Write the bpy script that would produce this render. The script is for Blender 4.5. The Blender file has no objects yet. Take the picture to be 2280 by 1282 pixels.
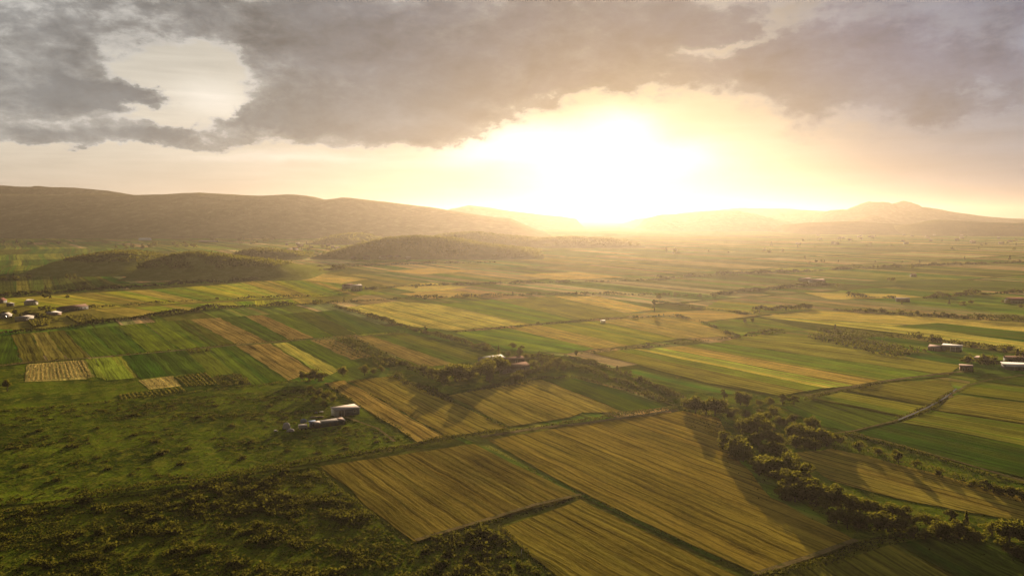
import bpy, math, random
import numpy as np
from mathutils import Vector

SC = bpy.context.scene
COL = SC.collection
R = math.radians

# ------------------------------------------------------------------ camera
CAM_H = 80.0
PW, PH = 2280.0, 1282.0
FOC = 1755.0                                   # focal length in photo pixels
PITCH = math.atan((641 - 482) / FOC)
cd = bpy.data.cameras.new('camera')
cam = bpy.data.objects.new('camera', cd)
COL.objects.link(cam)
cam.location = (0, 0, CAM_H)
cam.rotation_euler = (R(90) - PITCH, 0, 0)
cd.sensor_width = 36
cd.lens = 36 * FOC / PW
cd.clip_start = 1
cd.clip_end = 80000
SC.camera = cam
SC.render.resolution_x, SC.render.resolution_y = 1024, 575


def ray(px, py):
    a, b = (px - PW / 2) / FOC, (PH / 2 - py) / FOC
    return (a, math.cos(PITCH) + b * math.sin(PITCH), -math.sin(PITCH) + b * math.cos(PITCH))


def at(px, py, z=0.0):
    """ground point seen at photo pixel (px, py)"""
    d = ray(px, py)
    t = (CAM_H - z) / max(1e-6, -d[2])
    return (d[0] * t, d[1] * t)


def at_dist(px, py, dist):
    """world point at forward distance dist along the ray of a photo pixel"""
    d = ray(px, py)
    t = dist / d[1]
    return (d[0] * t, dist, CAM_H + d[2] * t)


def mpp(px, py):
    """metres per photo pixel at the ground point seen there"""
    d = ray(px, py)
    return CAM_H / max(1e-6, -d[2]) / FOC


def sky_deg(px, py):
    d = ray(px, py)
    n = math.sqrt(sum(c * c for c in d))
    return math.degrees(math.atan2(d[0], d[1])), math.degrees(math.asin(d[2] / n))


# ------------------------------------------------------------------ exposure, sun, sky
EXPO = 2.5
SC.view_settings.view_transform = 'Standard'
SC.view_settings.look = 'None'
SC.view_settings.gamma = 1
SC.view_settings.exposure = EXPO
SUN_AZ, SUN_EL = 8.2, 6.4                      # degrees right of +Y, above the horizon
sd = bpy.data.lights.new('sun', 'SUN')
sd.energy = 5.0
sd.angle = R(0.6)
sd.color = (1.0, 0.775, 0.51)
sun = bpy.data.objects.new('sun', sd)
COL.objects.link(sun)
sdir = Vector((math.sin(R(SUN_AZ)) * math.cos(R(SUN_EL)), math.cos(R(SUN_AZ)) * math.cos(R(SUN_EL)), math.sin(R(SUN_EL))))
sun.rotation_euler = sdir.to_track_quat('Z', 'Y').to_euler()

SC.cycles.use_denoising = True
SC.cycles.use_adaptive_sampling = False
SC.cycles.denoising_prefilter = 'ACCURATE'
SC.cycles.max_bounces = 6
SC.cycles.diffuse_bounces = 3
SC.cycles.glossy_bounces = 1
SC.cycles.transmission_bounces = 3
SC.cycles.volume_bounces = 0
SC.cycles.transparent_max_bounces = 4
SC.cycles.caustics_reflective = False
SC.cycles.caustics_refractive = False


class NT:
    """small helper for wiring shader nodes"""
    def __init__(self, tree):
        self.t = tree
        tree.nodes.clear()

    def n(self, typ, ins=None, **props):
        nd = self.t.nodes.new(typ)
        for k, v in props.items():
            setattr(nd, k, v)
        for k, v in (ins or {}).items():
            s = nd.inputs[k]
            if isinstance(v, bpy.types.NodeSocket):
                self.t.links.new(v, s)
            else:
                s.default_value = v
        return nd

    def m(self, op, a, b=0.0, c=0.0, clamp=False):
        return self.n('ShaderNodeMath', {0: a, 1: b, 2: c}, operation=op, use_clamp=clamp).outputs[0]

    def v(self, op, a, b=(0, 0, 0), scale=None):
        nd = self.n('ShaderNodeVectorMath', {0: a, 1: b}, operation=op)
        if scale is not None:
            s = nd.inputs['Scale']
            if isinstance(scale, bpy.types.NodeSocket):
                self.t.links.new(scale, s)
            else:
                s.default_value = scale
        return nd.outputs['Value'] if op in ('DOT_PRODUCT', 'LENGTH', 'DISTANCE') else nd.outputs[0]

    def mix(self, f, a, b, mode='MIX', clamp=False):
        nd = self.n('ShaderNodeMix', data_type='RGBA', blend_type=mode, clamp_result=clamp)
        for k, v in ((0, f), (6, a), (7, b)):
            if isinstance(v, bpy.types.NodeSocket):
                self.t.links.new(v, nd.inputs[k])
            else:
                nd.inputs[k].default_value = v if k == 0 else (*v, 1)
        return nd.outputs[2]

    def noise(self, vec, scale, detail=4, rough=0.55, dist=0.0, dim='3D'):
        nd = self.n('ShaderNodeTexNoise', {'Vector': vec, 'Scale': scale, 'Detail': detail, 'Roughness': rough,
                                            'Distortion': dist}, noise_dimensions=dim)
        return nd.outputs[0], nd.outputs[1]

    def ramp(self, x, a, b, smooth=True):
        nd = self.n('ShaderNodeMapRange', {'Value': x, 'From Min': a, 'From Max': b},
                    interpolation_type='SMOOTHSTEP' if smooth else 'LINEAR', clamp=True)
        return nd.outputs[0]


def lin(r, g, b, k=1.0):
    f = lambda c: (c / 255 / 12.92 if c / 255 <= .04045 else ((c / 255 + .055) / 1.055) ** 2.4) * k
    return (f(r), f(g), f(b))


world = bpy.data.worlds.new('World')
SC.world = world
world.use_nodes = True
W = NT(world.node_tree)


def build_sky():
    K = 1 / 2 ** EXPO                          # display values -> radiance at this exposure
    geo = W.n('ShaderNodeTexCoord').outputs['Generated']
    d = W.v('NORMALIZE', geo)
    xyz = W.n('ShaderNodeSeparateXYZ', {0: d})
    X, Y, Z = xyz.outputs
    az = W.m('MULTIPLY', W.m('ARCTAN2', X, Y), 57.29578)
    el = W.m('MULTIPLY', W.m('ARCSINE', Z), 57.29578)
    P0 = W.n('ShaderNodeCombineXYZ', {0: az, 1: el}).outputs[0]
    Ps = W.v('MULTIPLY', P0, (1, 1.9, 1))
    # domain warp: puffy cloud outlines at two sizes
    w1 = W.noise(Ps, 0.16, 5, 0.6)[1]
    w1 = W.v('MULTIPLY', W.v('SUBTRACT', w1, (.5, .5, .5)), (5.6, 3.4, 0))
    w2 = W.noise(W.v('ADD', Ps, (5, 9, 2)), 0.62, 5, 0.62)[1]
    w2 = W.v('MULTIPLY', W.v('SUBTRACT', w2, (.5, .5, .5)), (2.6, 1.5, 0))
    P = W.v('ADD', W.v('ADD', P0, w1), w2)

    def blobs(lst, P):
        tot = None
        for (px, py, rx, ry, rot, amp) in lst:
            a, e = sky_deg(px, py)
            mp = W.n('ShaderNodeMapping', {'Vector': P, 'Location': (a, e, 0), 'Rotation': (0, 0, R(rot)),
                                           'Scale': (rx / 30.6, ry / 30.6, 1)}, vector_type='TEXTURE').outputs[0]
            g = W.m('POWER', 0.3679, W.v('DOT_PRODUCT', mp, mp))
            tot = W.m('MULTIPLY', g, amp) if tot is None else W.m('MULTIPLY_ADD', g, amp, tot)
        return tot

    right = W.ramp(az, 9, 26)
    # ---- main dark cloud deck
    mask = blobs([
        (300, -40, 900, 130, 0, .75), (60, 150, 230, 95, 0, .7), (230, 212, 120, 26, -6, .65),
        (120, 225, 190, 34, 0, .55),
        (720, 130, 250, 130, 0, .7), (900, 150, 260, 140, 0, .45), (700, 262, 230, 52, -4, .75), (880, 290, 170, 44, 2, .75),
        (560, 280, 90, 34, 0, .5), (1010, 240, 150, 70, 14, .55),
        (1120, 190, 160, 80, 0, .42), (1210, 195, 90, 18, 18, .4),
        (350, 286, 70, 20, 0, .85), (255, 300, 150, 15, 0, .65), (60, 292, 100, 18, 0, .55), (160, 318, 140, 12, 0, .5), (430, 318, 170, 10, 0, .45),
        (1250, 40, 260, 120, 0, .6), (1560, 60, 240, 90, 0, .62), (1640, 170, 210, 70, 0, .5), (1330, 160, 130, 40, 0, .3),
        (2150, 60, 420, 130, 0, .85), (1950, 200, 230, 80, -8, .55), (2220, 190, 160, 40, 0, .45), (1790, 260, 60, 60, 0, .42),
        (2250, 380, 240, 90, 0, .18),
        (400, 140, 90, 34, 8, -.55), (480, 195, 62, 44, 0, -.85), (425, 238, 80, 28, 0, -.8), (345, 165, 55, 40, -20, -.6), (350, 258, 70, 16, 0, -.55), (505, 125, 40, 22, 0, -.3),
        (275, 212, 80, 15, -4, .75), (480, 262, 60, 14, 0, .3), (520, 245, 40, 12, 0, .3),
        (1390, 300, 190, 80, 0, -.5), (1180, 320, 160, 34, 0, -.5), (1520, 215, 90, 30, 0, -.15),
        (2180, 197, 60, 14, 0, -.45), (1740, 32, 80, 16, 8, -.45), (1640, 88, 120, 12, 10, -.45), (1560, 118, 130, 18, 8, -.3), (1700, 150, 90, 16, 6, -.3),
        (600, 372, 900, 30, 0, -.55), (1900, 420, 600, 50, 0, -.15),
    ], P)
    n1 = W.noise(Ps, 0.30, 7, 0.62, 0.25)[0]
    n2 = W.noise(W.v('ADD', Ps, (31, 7, 3)), 0.85, 6, 0.6, 0.3)[0]
    # overhead and behind the camera: a broken grey deck
    plane = W.n('ShaderNodeCombineXYZ', {0: W.m('DIVIDE', X, W.m('ADD', W.m('MAXIMUM', Z, 0), .15)),
                                         1: W.m('DIVIDE', Y, W.m('ADD', W.m('MAXIMUM', Z, 0), .15))}).outputs[0]
    n3 = W.noise(plane, 0.9, 6, 0.6, 0.3)[0]
    over = W.m('MULTIPLY', W.ramp(el, 16, 26), W.m('MULTIPLY_ADD', n3, 1.6, -.25))
    back = W.m('MULTIPLY', W.ramp(W.m('ABSOLUTE', az), 38, 60), W.m('MULTIPLY', W.ramp(el, 1, 10), W.m('MULTIPLY_ADD', n3, 1.6, -.3)))
    dens = W.m('ADD', W.m('ADD', mask, W.m('MULTIPLY', W.m('SUBTRACT', n1, .5), 1.0)), W.m('MAXIMUM', over, back))
    dens = W.m('MULTIPLY_ADD', W.m('SUBTRACT', n2, .5), .42, dens)
    dens = W.m('MULTIPLY', dens, W.ramp(el, 0.5, 4.0))
    cov = W.n('ShaderNodeMapRange', {'Value': dens, 'From Min': W.m('MULTIPLY_ADD', right, -.10, .22), 'From Max': W.m('MULTIPLY_ADD', right, .22, W.m('MULTIPLY_ADD', W.ramp(el, 7, 15), .26, .66))}, interpolation_type='SMOOTHSTEP', clamp=True).outputs[0]
    thick = W.ramp(dens, .25, 1.25)

    # ---- glow round the hidden sun
    dot = W.v('DOT_PRODUCT', d, tuple(sdir))
    th = W.m('MULTIPLY', W.m('ARCCOSINE', W.m('MINIMUM', dot, 1.0)), 57.29578)
    gl_w = W.m('POWER', 0.3679, W.m('DIVIDE', th, 11.0))
    gl_n = W.m('POWER', 0.3679, W.m('POWER', W.m('DIVIDE', th, 4.6), 2.0))

    leftw = W.ramp(az, 6, -20)

    # open sky: cream veil of high cloud, greyer to the right
    low = W.ramp(el, 12, 1)
    veil = W.mix(right, lin(238, 226, 204), lin(134, 140, 154))
    veil = W.mix(W.m('MULTIPLY', low, W.m('SUBTRACT', 1.0, right)), veil, lin(236, 218, 192))
    streak = W.noise(W.v('MULTIPLY', P0, (.10, 1.1, 1)), 1.0, 5, 0.55, 0.4)[0]
    veil = W.mix(1.0, veil, W.n('ShaderNodeCombineXYZ', {i: W.m('MULTIPLY_ADD', streak, .55, .70) for i in range(3)}).outputs[0], 'MULTIPLY')
    veil = W.v('SCALE', veil, scale=W.m('MULTIPLY_ADD', W.ramp(el, 6.5, 12), -.26, 1.05))
    opens = W.v('ADD', veil, W.v('SCALE', lin(255, 214, 160), scale=W.m('MULTIPLY', gl_w, .03)))
    near = W.m('MULTIPLY_ADD', W.m('POWER', 0.3679, W.m('POWER', W.m('DIVIDE', th, 16.0), 2.0)), -.62, 1.0)
    opens = W.v('SCALE', opens, scale=near)
    gap = blobs([(1340, 365, 200, 75, 0, .7), (1130, 325, 150, 36, 10, .6), (1530, 345, 90, 30, 0, .3), (470, 215, 75, 34, 0, .22), (640, 352, 220, 12, -1, .2), (1390, 280, 70, 40, 0, .5)],
                W.v('ADD', P0, W.v('SCALE', w1, scale=.45)))
    opens = W.v('ADD', opens, W.v('SCALE', (1.0, .90, .78), scale=W.m('MULTIPLY', gap, 1.25)))

    # cloud: lit from behind, thin parts pale, thick parts grey
    ccol = W.mix(leftw, lin(140, 136, 146), lin(128, 126, 124))
    ccol = W.mix(W.m('MULTIPLY', right, .85), ccol, lin(116, 114, 136))
    ccol = W.mix(W.m('MULTIPLY', W.ramp(W.m('ABSOLUTE', W.m('ADD', az, 5.0)), 12, 0), .5), ccol, lin(112, 118, 128))
    low_c = W.ramp(el, 12, 4)
    ccol = W.mix(W.m('MULTIPLY', low_c, .5), ccol, lin(160, 158, 150))
    pale = W.mix(right, lin(200, 192, 178), lin(148, 150, 162))
    n4 = W.noise(W.v('ADD', Ps, (3, 1, 8)), 0.13, 4, 0.55, 0.6)[0]
    shade = W.m('MULTIPLY_ADD', W.m('SUBTRACT', n1, .5), -.45, W.m('MULTIPLY_ADD', W.m('SUBTRACT', n2, .5), -.55, W.m('MULTIPLY_ADD', W.m('SUBTRACT', n4, .5), 1.5, 1.0)))
    ccol = W.v('SCALE', W.mix(thick, pale, ccol), scale=shade)
    glc = W.m('ADD', W.m('MULTIPLY', gl_w, .02), W.m('MULTIPLY', gl_n, .0))
    rim = W.m('MULTIPLY', W.m('MULTIPLY', cov, W.m('SUBTRACT', 1.0, cov)), .75)
    ccol = W.v('ADD', W.v('SCALE', ccol, scale=near), W.v('SCALE', (.95, .9, .85), scale=W.m('MULTIPLY', rim, W.m('MULTIPLY_ADD', right, -.5, 1.0))))
    # thinning veil of cloud: grey wash over the right half
    soft = W.noise(W.v('MULTIPLY', P, (.6, 1.2, 1)), 0.22, 5, 0.6)[0]
    col = W.mix(W.m('MULTIPLY', cov, W.m('MULTIPLY_ADD', right, -.12, .97)), opens, ccol)
    col = W.v('SCALE', col, scale=W.m('MULTIPLY_ADD', W.m('SUBTRACT', soft, .5), .25, 1.0))
    # away from the sun the sky is duller; below the horizon it closes to haze
    dull = W.m('MULTIPLY_ADD', W.ramp(dot, -.5, .8), .78, .22)
    col = W.v('MULTIPLY', W.v('SCALE', col, scale=W.m('MULTIPLY', dull, K * .85)), (.96, 1.02, 1.12))
    bg2 = W.n('ShaderNodeBackground', {'Color': col, 'Strength': 1.0}).outputs[0]
    sky = W.n('ShaderNodeTexSky', sky_type='NISHITA', sun_disc=False, sun_elevation=R(SUN_EL), sun_rotation=R(SUN_AZ),
              air_density=1.0, dust_density=2.0, ozone_density=1.0)
    bg1 = W.n('ShaderNodeBackground', {'Color': sky.outputs[0], 'Strength': 0.05}).outputs[0]
    # a thin veil lets some clear sky through between the clouds
    thru = W.m('MULTIPLY_ADD', cov, -.02, .03)
    mx = W.n('ShaderNodeMixShader', {0: thru, 1: bg2, 2: bg1}).outputs[0]
    W.n('ShaderNodeOutputWorld', {'Surface': mx})


build_sky()
world.cycles.sampling_method = 'MANUAL'
world.cycles.sample_map_resolution = 512

# ------------------------------------------------------------------ mesh helpers
rng = np.random.default_rng(7)


def mesh_from(name, V, F, mat, tints=None, uvs=None, smooth=False):
    """V (n,3) array; F (m,k) array of equal-sized faces or list of lists"""
    me = bpy.data.meshes.new(name)
    V = np.asarray(V, np.float32)
    if isinstance(F, np.ndarray):
        m, k = F.shape
        flat = F.astype(np.int32).ravel()
        starts = np.arange(m, dtype=np.int32) * k
    else:
        flat = np.array([i for f in F for i in f], np.int32)
        starts = np.cumsum([0] + [len(f) for f in F[:-1]]).astype(np.int32)
        m = len(F)
    me.vertices.add(len(V))
    me.vertices.foreach_set('co', V.ravel())
    me.loops.add(len(flat))
    me.loops.foreach_set('vertex_index', flat)
    me.polygons.add(m)
    me.polygons.foreach_set('loop_start', starts)
    if tints is not None:
        a = me.attributes.new('tint', 'FLOAT_COLOR', 'FACE')
        t = np.ones((m, 4), np.float32)
        t[:, :3] = np.asarray(tints, np.float32).reshape(-1, 3)
        a.data.foreach_set('color', t.ravel())
    if uvs is not None:
        u = me.uv_layers.new(name='UVMap')
        u.data.foreach_set('uv', np.asarray(uvs, np.float32).ravel())
    if smooth:
        me.polygons.foreach_set('use_smooth', np.ones(m, bool))
    me.update(calc_edges=True)
    me.validate()
    if mat is not None:
        me.materials.append(mat)
    return me


def link(name, me, parent=None, loc=(0, 0, 0), rz=0.0, scale=None):
    o = bpy.data.objects.new(name, me)
    COL.objects.link(o)
    o.location = loc
    o.rotation_euler = (0, 0, rz)
    if scale is not None:
        o.scale = scale
    if parent is not None:
        o.parent = parent
    return o


def tag(o, label=None, cat=None, group=None, kind=None):
    if label: o['label'] = label
    if cat: o['category'] = cat
    if group: o['group'] = group
    if kind: o['kind'] = kind
    return o


class MB:
    """collects boxes, prisms and tubes into one mesh"""
    def __init__(self):
        self.V, self.F = [], []

    def add(self, V, F):
        b = len(self.V)
        self.V += [tuple(v) for v in V]
        self.F += [[i + b for i in f] for f in F]
        return self

    def box(self, x0, x1, y0, y1, z0, z1):
        V = [(x, y, z) for z in (z0, z1) for y in (y0, y1) for x in (x0, x1)]
        return self.add(V, [(0, 2, 3, 1), (4, 5, 7, 6), (0, 1, 5, 4), (2, 6, 7, 3), (0, 4, 6, 2), (1, 3, 7, 5)])

    def hexa(self, b, t):
        """four bottom points and four top points, both anticlockwise"""
        return self.add(list(b) + list(t), [(3, 2, 1, 0), (4, 5, 6, 7)] + [(i, (i + 1) % 4, 4 + (i + 1) % 4, 4 + i) for i in range(4)])

    def tube(self, p, q, r0, r1, k=6):
        p, q = Vector(p), Vector(q)
        a = (q - p).normalized()
        u = a.orthogonal().normalized()
        w = a.cross(u)
        V = [p + (u * math.cos(2 * math.pi * i / k) + w * math.sin(2 * math.pi * i / k)) * r0 for i in range(k)]
        V += [q + (u * math.cos(2 * math.pi * i / k) + w * math.sin(2 * math.pi * i / k)) * r1 for i in range(k)]
        return self.add(V, [(i, (i + 1) % k, k + (i + 1) % k, k + i) for i in range(k)] + [tuple(range(k))[::-1], tuple(range(k, 2 * k))])

    def build(self, name, mat, parent=None, loc=(0, 0, 0), rz=0.0):
        return link(name, mesh_from(name, self.V, self.F, mat), parent, loc, rz)


def vnoise(x, y, seed=0):
    """smooth value noise in numpy, 0..1"""
    xi, yi = np.floor(x).astype(np.int64), np.floor(y).astype(np.int64)
    fx, fy = x - xi, y - yi
    fx, fy = fx * fx * (3 - 2 * fx), fy * fy * (3 - 2 * fy)

    def h(a, b):
        n = (a * 374761393 + b * 668265263 + seed * 1442695041) & 0x7fffffff
        n = ((n ^ (n >> 13)) * 1274126177) & 0x7fffffff
        return ((n ^ (n >> 16)) & 0xffff) / 65535.0
    return (h(xi, yi) * (1 - fx) + h(xi + 1, yi) * fx) * (1 - fy) + (h(xi, yi + 1) * (1 - fx) + h(xi + 1, yi + 1) * fx) * fy


def fbm(x, y, seed=0, octv=5, gain=.5):
    x, y = np.asarray(x, float), np.asarray(y, float)
    s, a, t = 0, 1.0, 0
    for i in range(octv):
        s = s + a * vnoise(x * 2 ** i + 17.3 * i, y * 2 ** i - 9.1 * i, seed + i)
        t += a
        a *= gain
    return s / t


def inside(poly, x, y):
    c = np.zeros(len(x), bool)
    n = len(poly)
    for i in range(n):
        x0, y0 = poly[i]
        x1, y1 = poly[(i + 1) % n]
        hit = ((y0 > y) != (y1 > y)) & (x < (x1 - x0) * (y - y0) / ((y1 - y0) if y1 != y0 else 1e-9) + x0)
        c ^= hit
    return c


# ------------------------------------------------------------------ materials
TH0 = R(32.5)                                   # the plots' common direction

def new_mat(name):
    m = bpy.data.materials.new(name)
    m.use_nodes = True
    return m, NT(m.node_tree)


def mat_field(name, rowf=1.0, bump=.5, weeds=.25, contrast=1.0, beds=.5, furrow=0.0, alt=(.62, .98, .6)):
    """crop or stubble in rows; UVs are metres across (u) and along (v) the rows; the crop colour is the face attribute tint"""
    m, N = new_mat(name)
    tint = N.n('ShaderNodeAttribute', attribute_name='tint').outputs['Color']
    uv = N.n('ShaderNodeUVMap', uv_map='UVMap').outputs[0]
    pos = N.n('ShaderNodeNewGeometry').outputs['Position']
    wob = N.v('MULTIPLY', N.v('SUBTRACT', N.noise(pos, .05, 2)[1], (.5, .5, .5)), (2.2, 2, 0))
    uvw = N.v('ADD', uv, wob)
    fine = N.noise(N.v('MULTIPLY', uvw, (.95 * rowf, .035, 1)), 1.0, 3, .6)[0]
    strip = N.noise(N.v('MULTIPLY', uvw, (.17 * rowf, .004, 1)), 1.0, 3, .6)[0]
    blot = N.noise(pos, .035, 4, .6)[0]
    grain = N.noise(N.v('MULTIPLY', uvw, (1.6, .5, 1)), 1.0, 3, .7)[0]
    val = N.m('MULTIPLY_ADD', N.m('SUBTRACT', fine, .5), 2.3 * contrast, 1.0)
    val = N.m('MULTIPLY_ADD', N.m('SUBTRACT', strip, .5), 2.2 * contrast, val)
    val = N.m('MULTIPLY_ADD', N.m('SUBTRACT', blot, .5), 1.3, val)
    val = N.m('MULTIPLY_ADD', N.m('SUBTRACT', grain, .5), 1.2, val)
    tram = N.ramp(N.noise(N.v('MULTIPLY', uvw, (.22 * rowf, .002, 1)), 1.0, 1, .5)[0], .30, .36)
    val = N.m('MULTIPLY', N.m('MAXIMUM', val, .18), N.m('MULTIPLY_ADD', tram, .35, .65))
    bed = N.noise(N.v('MULTIPLY', uvw, (.075 * rowf, .0006, 1)), 1.0, 2, .6)[0]
    tint = N.mix(N.m('MULTIPLY', N.ramp(bed, .53, .55), beds), tint, N.v('MULTIPLY', tint, alt))
    tint = N.mix(N.m('MULTIPLY', N.ramp(bed, .44, .425), beds), tint, N.v('MULTIPLY', tint, (1.5, 1.35, 1.25)))
    col = N.v('SCALE', tint, scale=val)
    if furrow:
        un = N.n('ShaderNodeSeparateXYZ', {0: uvw}).outputs[0]
        ph = N.m('ABSOLUTE', N.m('SUBTRACT', N.m('FRACT', N.m('ADD', N.m('DIVIDE', un, 3.6), N.m('MULTIPLY', strip, .8))), .5))
        ln = N.m('MULTIPLY', N.ramp(ph, .17, .05), N.ramp(N.noise(N.v('MULTIPLY', uvw, (.3, .03, 1)), 1.0, 3, .6)[0], .36, .5))
        col = N.v('SCALE', col, scale=N.m('MULTIPLY_ADD', ln, -furrow, 1.0))
    wd = N.m('MULTIPLY', N.ramp(N.noise(N.v('MULTIPLY', uvw, (.22, .045, 1)), 1.0, 4, .65)[0], .52, .70), weeds)
    col = N.mix(wd, col, (.085, .095, .016))
    bp = N.n('ShaderNodeBump', {'Strength': bump, 'Distance': .5, 'Height': N.m('ADD', fine, N.m('MULTIPLY', grain, .7))}).outputs[0]
    b = N.n('ShaderNodeBsdfDiffuse', {'Color': col, 'Roughness': .6, 'Normal': bp})
    N.n('ShaderNodeOutputMaterial', {0: b.outputs[0]})
    return m


def mat_meadow(name, c0, c1, c2, scale=1.0, bump=.8):
    m, N = new_mat(name)
    pos = N.n('ShaderNodeNewGeometry').outputs['Position']
    a = N.noise(pos, .03 * scale, 5, .62)[0]
    b_ = N.noise(pos, .22 * scale, 5, .65, .6)[0]
    c = N.noise(pos, 1.1 * scale, 4, .7)[0]
    col = N.mix(N.ramp(a, .38, .62), c0, c1)
    col = N.mix(N.ramp(b_, .45, .68), col, c2)
    rot = N.n('ShaderNodeMapping', {'Vector': pos, 'Rotation': (0, 0, -TH0)}, vector_type='POINT').outputs[0]
    fur = N.noise(N.v('MULTIPLY', rot, (.16, .012, 1)), 1.0, 3, .6)[0]
    k = N.m('MULTIPLY_ADD', N.m('SUBTRACT', c, .5), 1.5, N.m('MULTIPLY_ADD', N.m('SUBTRACT', fur, .5), 1.3, 1.0))
    col = N.v('SCALE', col, scale=N.m('MAXIMUM', k, .2))
    bp = N.n('ShaderNodeBump', {'Strength': bump, 'Distance': 1.2, 'Height': N.m('ADD', b_, N.m('MULTIPLY', c, .45))}).outputs[0]
    b = N.n('ShaderNodeBsdfDiffuse', {'Color': col, 'Roughness': .6, 'Normal': bp})
    N.n('ShaderNodeOutputMaterial', {0: b.outputs[0]})
    return m


def mat_leaf(name, c_dark, c_light, trans=.45, tcol=(.20, .17, .018)):
    m, N = new_mat(name)
    g = N.n('ShaderNodeNewGeometry')
    oi = N.n('ShaderNodeObjectInfo')
    isl = g.outputs['Random Per Island']
    big = N.noise(g.outputs['Position'], .35, 3, .6)[0]
    f = N.m('ADD', N.m('MULTIPLY', isl, .45), N.m('ADD', N.m('MULTIPLY', N.m('SUBTRACT', big, .3), .9), N.m('MULTIPLY', N.m('SUBTRACT', oi.outputs['Random'], .5), .5)), clamp=True)
    col = N.mix(f, c_dark, c_light)
    d = N.n('ShaderNodeBsdfDiffuse', {'Color': col}).outputs[0]
    tc = N.mix(f, tuple(c * .55 for c in tcol), tcol)
    t = N.n('ShaderNodeBsdfTranslucent', {'Color': tc}).outputs[0]
    s = N.n('ShaderNodeMixShader', {0: trans, 1: d, 2: t}).outputs[0]
    N.n('ShaderNodeOutputMaterial', {0: s})
    return m


def mat_plain(name, col, rough=.8, var=.35, scale=1.2, metal=0.0, streak=None, bump=.15):
    """weathered paint, plaster, wood or sheet metal: two sizes of stain on one colour"""
    m, N = new_mat(name)
    oc = N.n('ShaderNodeTexCoord').outputs['Object']
    a = N.noise(oc, scale, 5, .65, .4)[0]
    b_ = N.noise(oc if streak is None else N.v('MULTIPLY', oc, streak), scale * 3.5, 4, .6)[0]
    k = N.m('MULTIPLY_ADD', N.m('SUBTRACT', a, .5), 2.2 * var, N.m('MULTIPLY_ADD', N.m('SUBTRACT', b_, .5), 1.6 * var, 1.0))
    c = N.v('SCALE', col, scale=N.m('MAXIMUM', k, .2))
    bp = N.n('ShaderNodeBump', {'Strength': bump, 'Distance': .1, 'Height': b_}).outputs[0]
    b = N.n('ShaderNodeBsdfPrincipled', {'Base Color': c, 'Roughness': rough, 'Metallic': metal, 'Specular IOR Level': .3 if rough < .6 else 0.0, 'Normal': bp})
    N.n('ShaderNodeOutputMaterial', {0: b.outputs[0]})
    return m


def mat_hill(name, c0, c1, scale=1.0, bump=1.0, bare=.3):
    m, N = new_mat(name)
    pos = N.n('ShaderNodeNewGeometry').outputs['Position']
    a = N.noise(pos, .0022 * scale, 6, .65, .5)[0]
    b_ = N.noise(pos, .028 * scale, 5, .7)[0]
    col = N.mix(N.ramp(a, .35, .65), c0, c1)
    col = N.mix(N.m('MULTIPLY', N.ramp(b_, .50, .66), bare), col, (.20, .17, .085))
    col = N.v('SCALE', col, scale=N.m('MULTIPLY_ADD', N.m('SUBTRACT', b_, .5), 1.1, 1.0))
    bp = N.n('ShaderNodeBump', {'Strength': bump, 'Distance': 14 / scale, 'Height': N.m('ADD', b_, a)}).outputs[0]
    b = N.n('ShaderNodeBsdfDiffuse', {'Color': col, 'Normal': bp})
    N.n('ShaderNodeOutputMaterial', {0: b.outputs[0]})
    return m


M_stub = mat_field('stubble', 1.0, .6, .32, .9, .28, .5, (.70, .84, .65))
M_crop = mat_field('crop', 1.0, .55, .15, .8, .6, .3)
M_far = mat_field('far_crop', .7, .5, .25, .8, .8)
M_plain = mat_meadow('plain_grass', (.095, .115, .010), (.16, .16, .018), (.19, .16, .028), .8, .6)
M_meadow = mat_meadow('rough_meadow', (.048, .075, .006), (.135, .18, .010), (.19, .19, .018), 1.0, 1.0)
M_ymeadow = mat_meadow('yellow_meadow', (.20, .18, .02), (.30, .25, .035), (.30, .235, .045), .8, .9)
M_scrubg = mat_meadow('scrub_ground', (.055, .085, .006), (.14, .165, .011), (.15, .145, .016), 1.3, 1.0)
M_dirt = mat_meadow('dirt', (.20, .145, .055), (.25, .18, .07), (.11, .11, .02), 2.0, .5)
M_leaf = mat_leaf('tree_leaf', (.013, .020, .004), (.075, .082, .010), .38, (.16, .145, .012))
M_leafw = mat_leaf('willow_leaf', (.030, .038, .008), (.075, .078, .014), .34, (.13, .115, .014))
M_shrub = mat_leaf('shrub_leaf', (.016, .022, .005), (.050, .054, .008), .30, (.10, .092, .009))
M_grass = mat_leaf('grass_blade', (.045, .055, .009), (.10, .10, .016), .35, (.16, .14, .018))
M_straw = mat_leaf('straw_stalk', (.12, .10, .03), (.24, .185, .065), .4, (.30, .23, .07))
M_bark = mat_plain('bark', (.055, .042, .028), .95, .5, 2.0)

# ------------------------------------------------------------------ ground
gd = 14000.0
n = 48
gx = np.sign(np.linspace(-1, 1, n)) * np.abs(np.linspace(-1, 1, n)) ** 2.2 * gd
gy = np.sign(np.linspace(-.35, 1, n)) * np.abs(np.linspace(-.35, 1, n)) ** 2.2 * gd
V = np.array([(x, y, 0) for y in gy for x in gx])
F = np.array([(j * n + i, j * n + i + 1, (j + 1) * n + i + 1, (j + 1) * n + i) for j in range(n - 1) for i in range(n - 1)])
tag(link('ground', mesh_from('ground', V, F, M_plain)), kind='structure')

# ------------------------------------------------------------------ the far patchwork of strips: one sheet of cells
TH = R(32.5)
E1 = np.array([-math.sin(TH), math.cos(TH)])     # along the rows, away from the camera
E2 = np.array([math.cos(TH), math.sin(TH)])      # across the rows

GREENS = [(.060, .095, .008), (.09, .12, .010), (.12, .14, .014), (.15, .15, .02), (.075, .105, .010), (.12, .13, .015)]
TANS = [(.25, .17, .065), (.29, .20, .08), (.21, .155, .055), (.33, .25, .10), (.20, .16, .04), (.17, .145, .03)]


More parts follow.
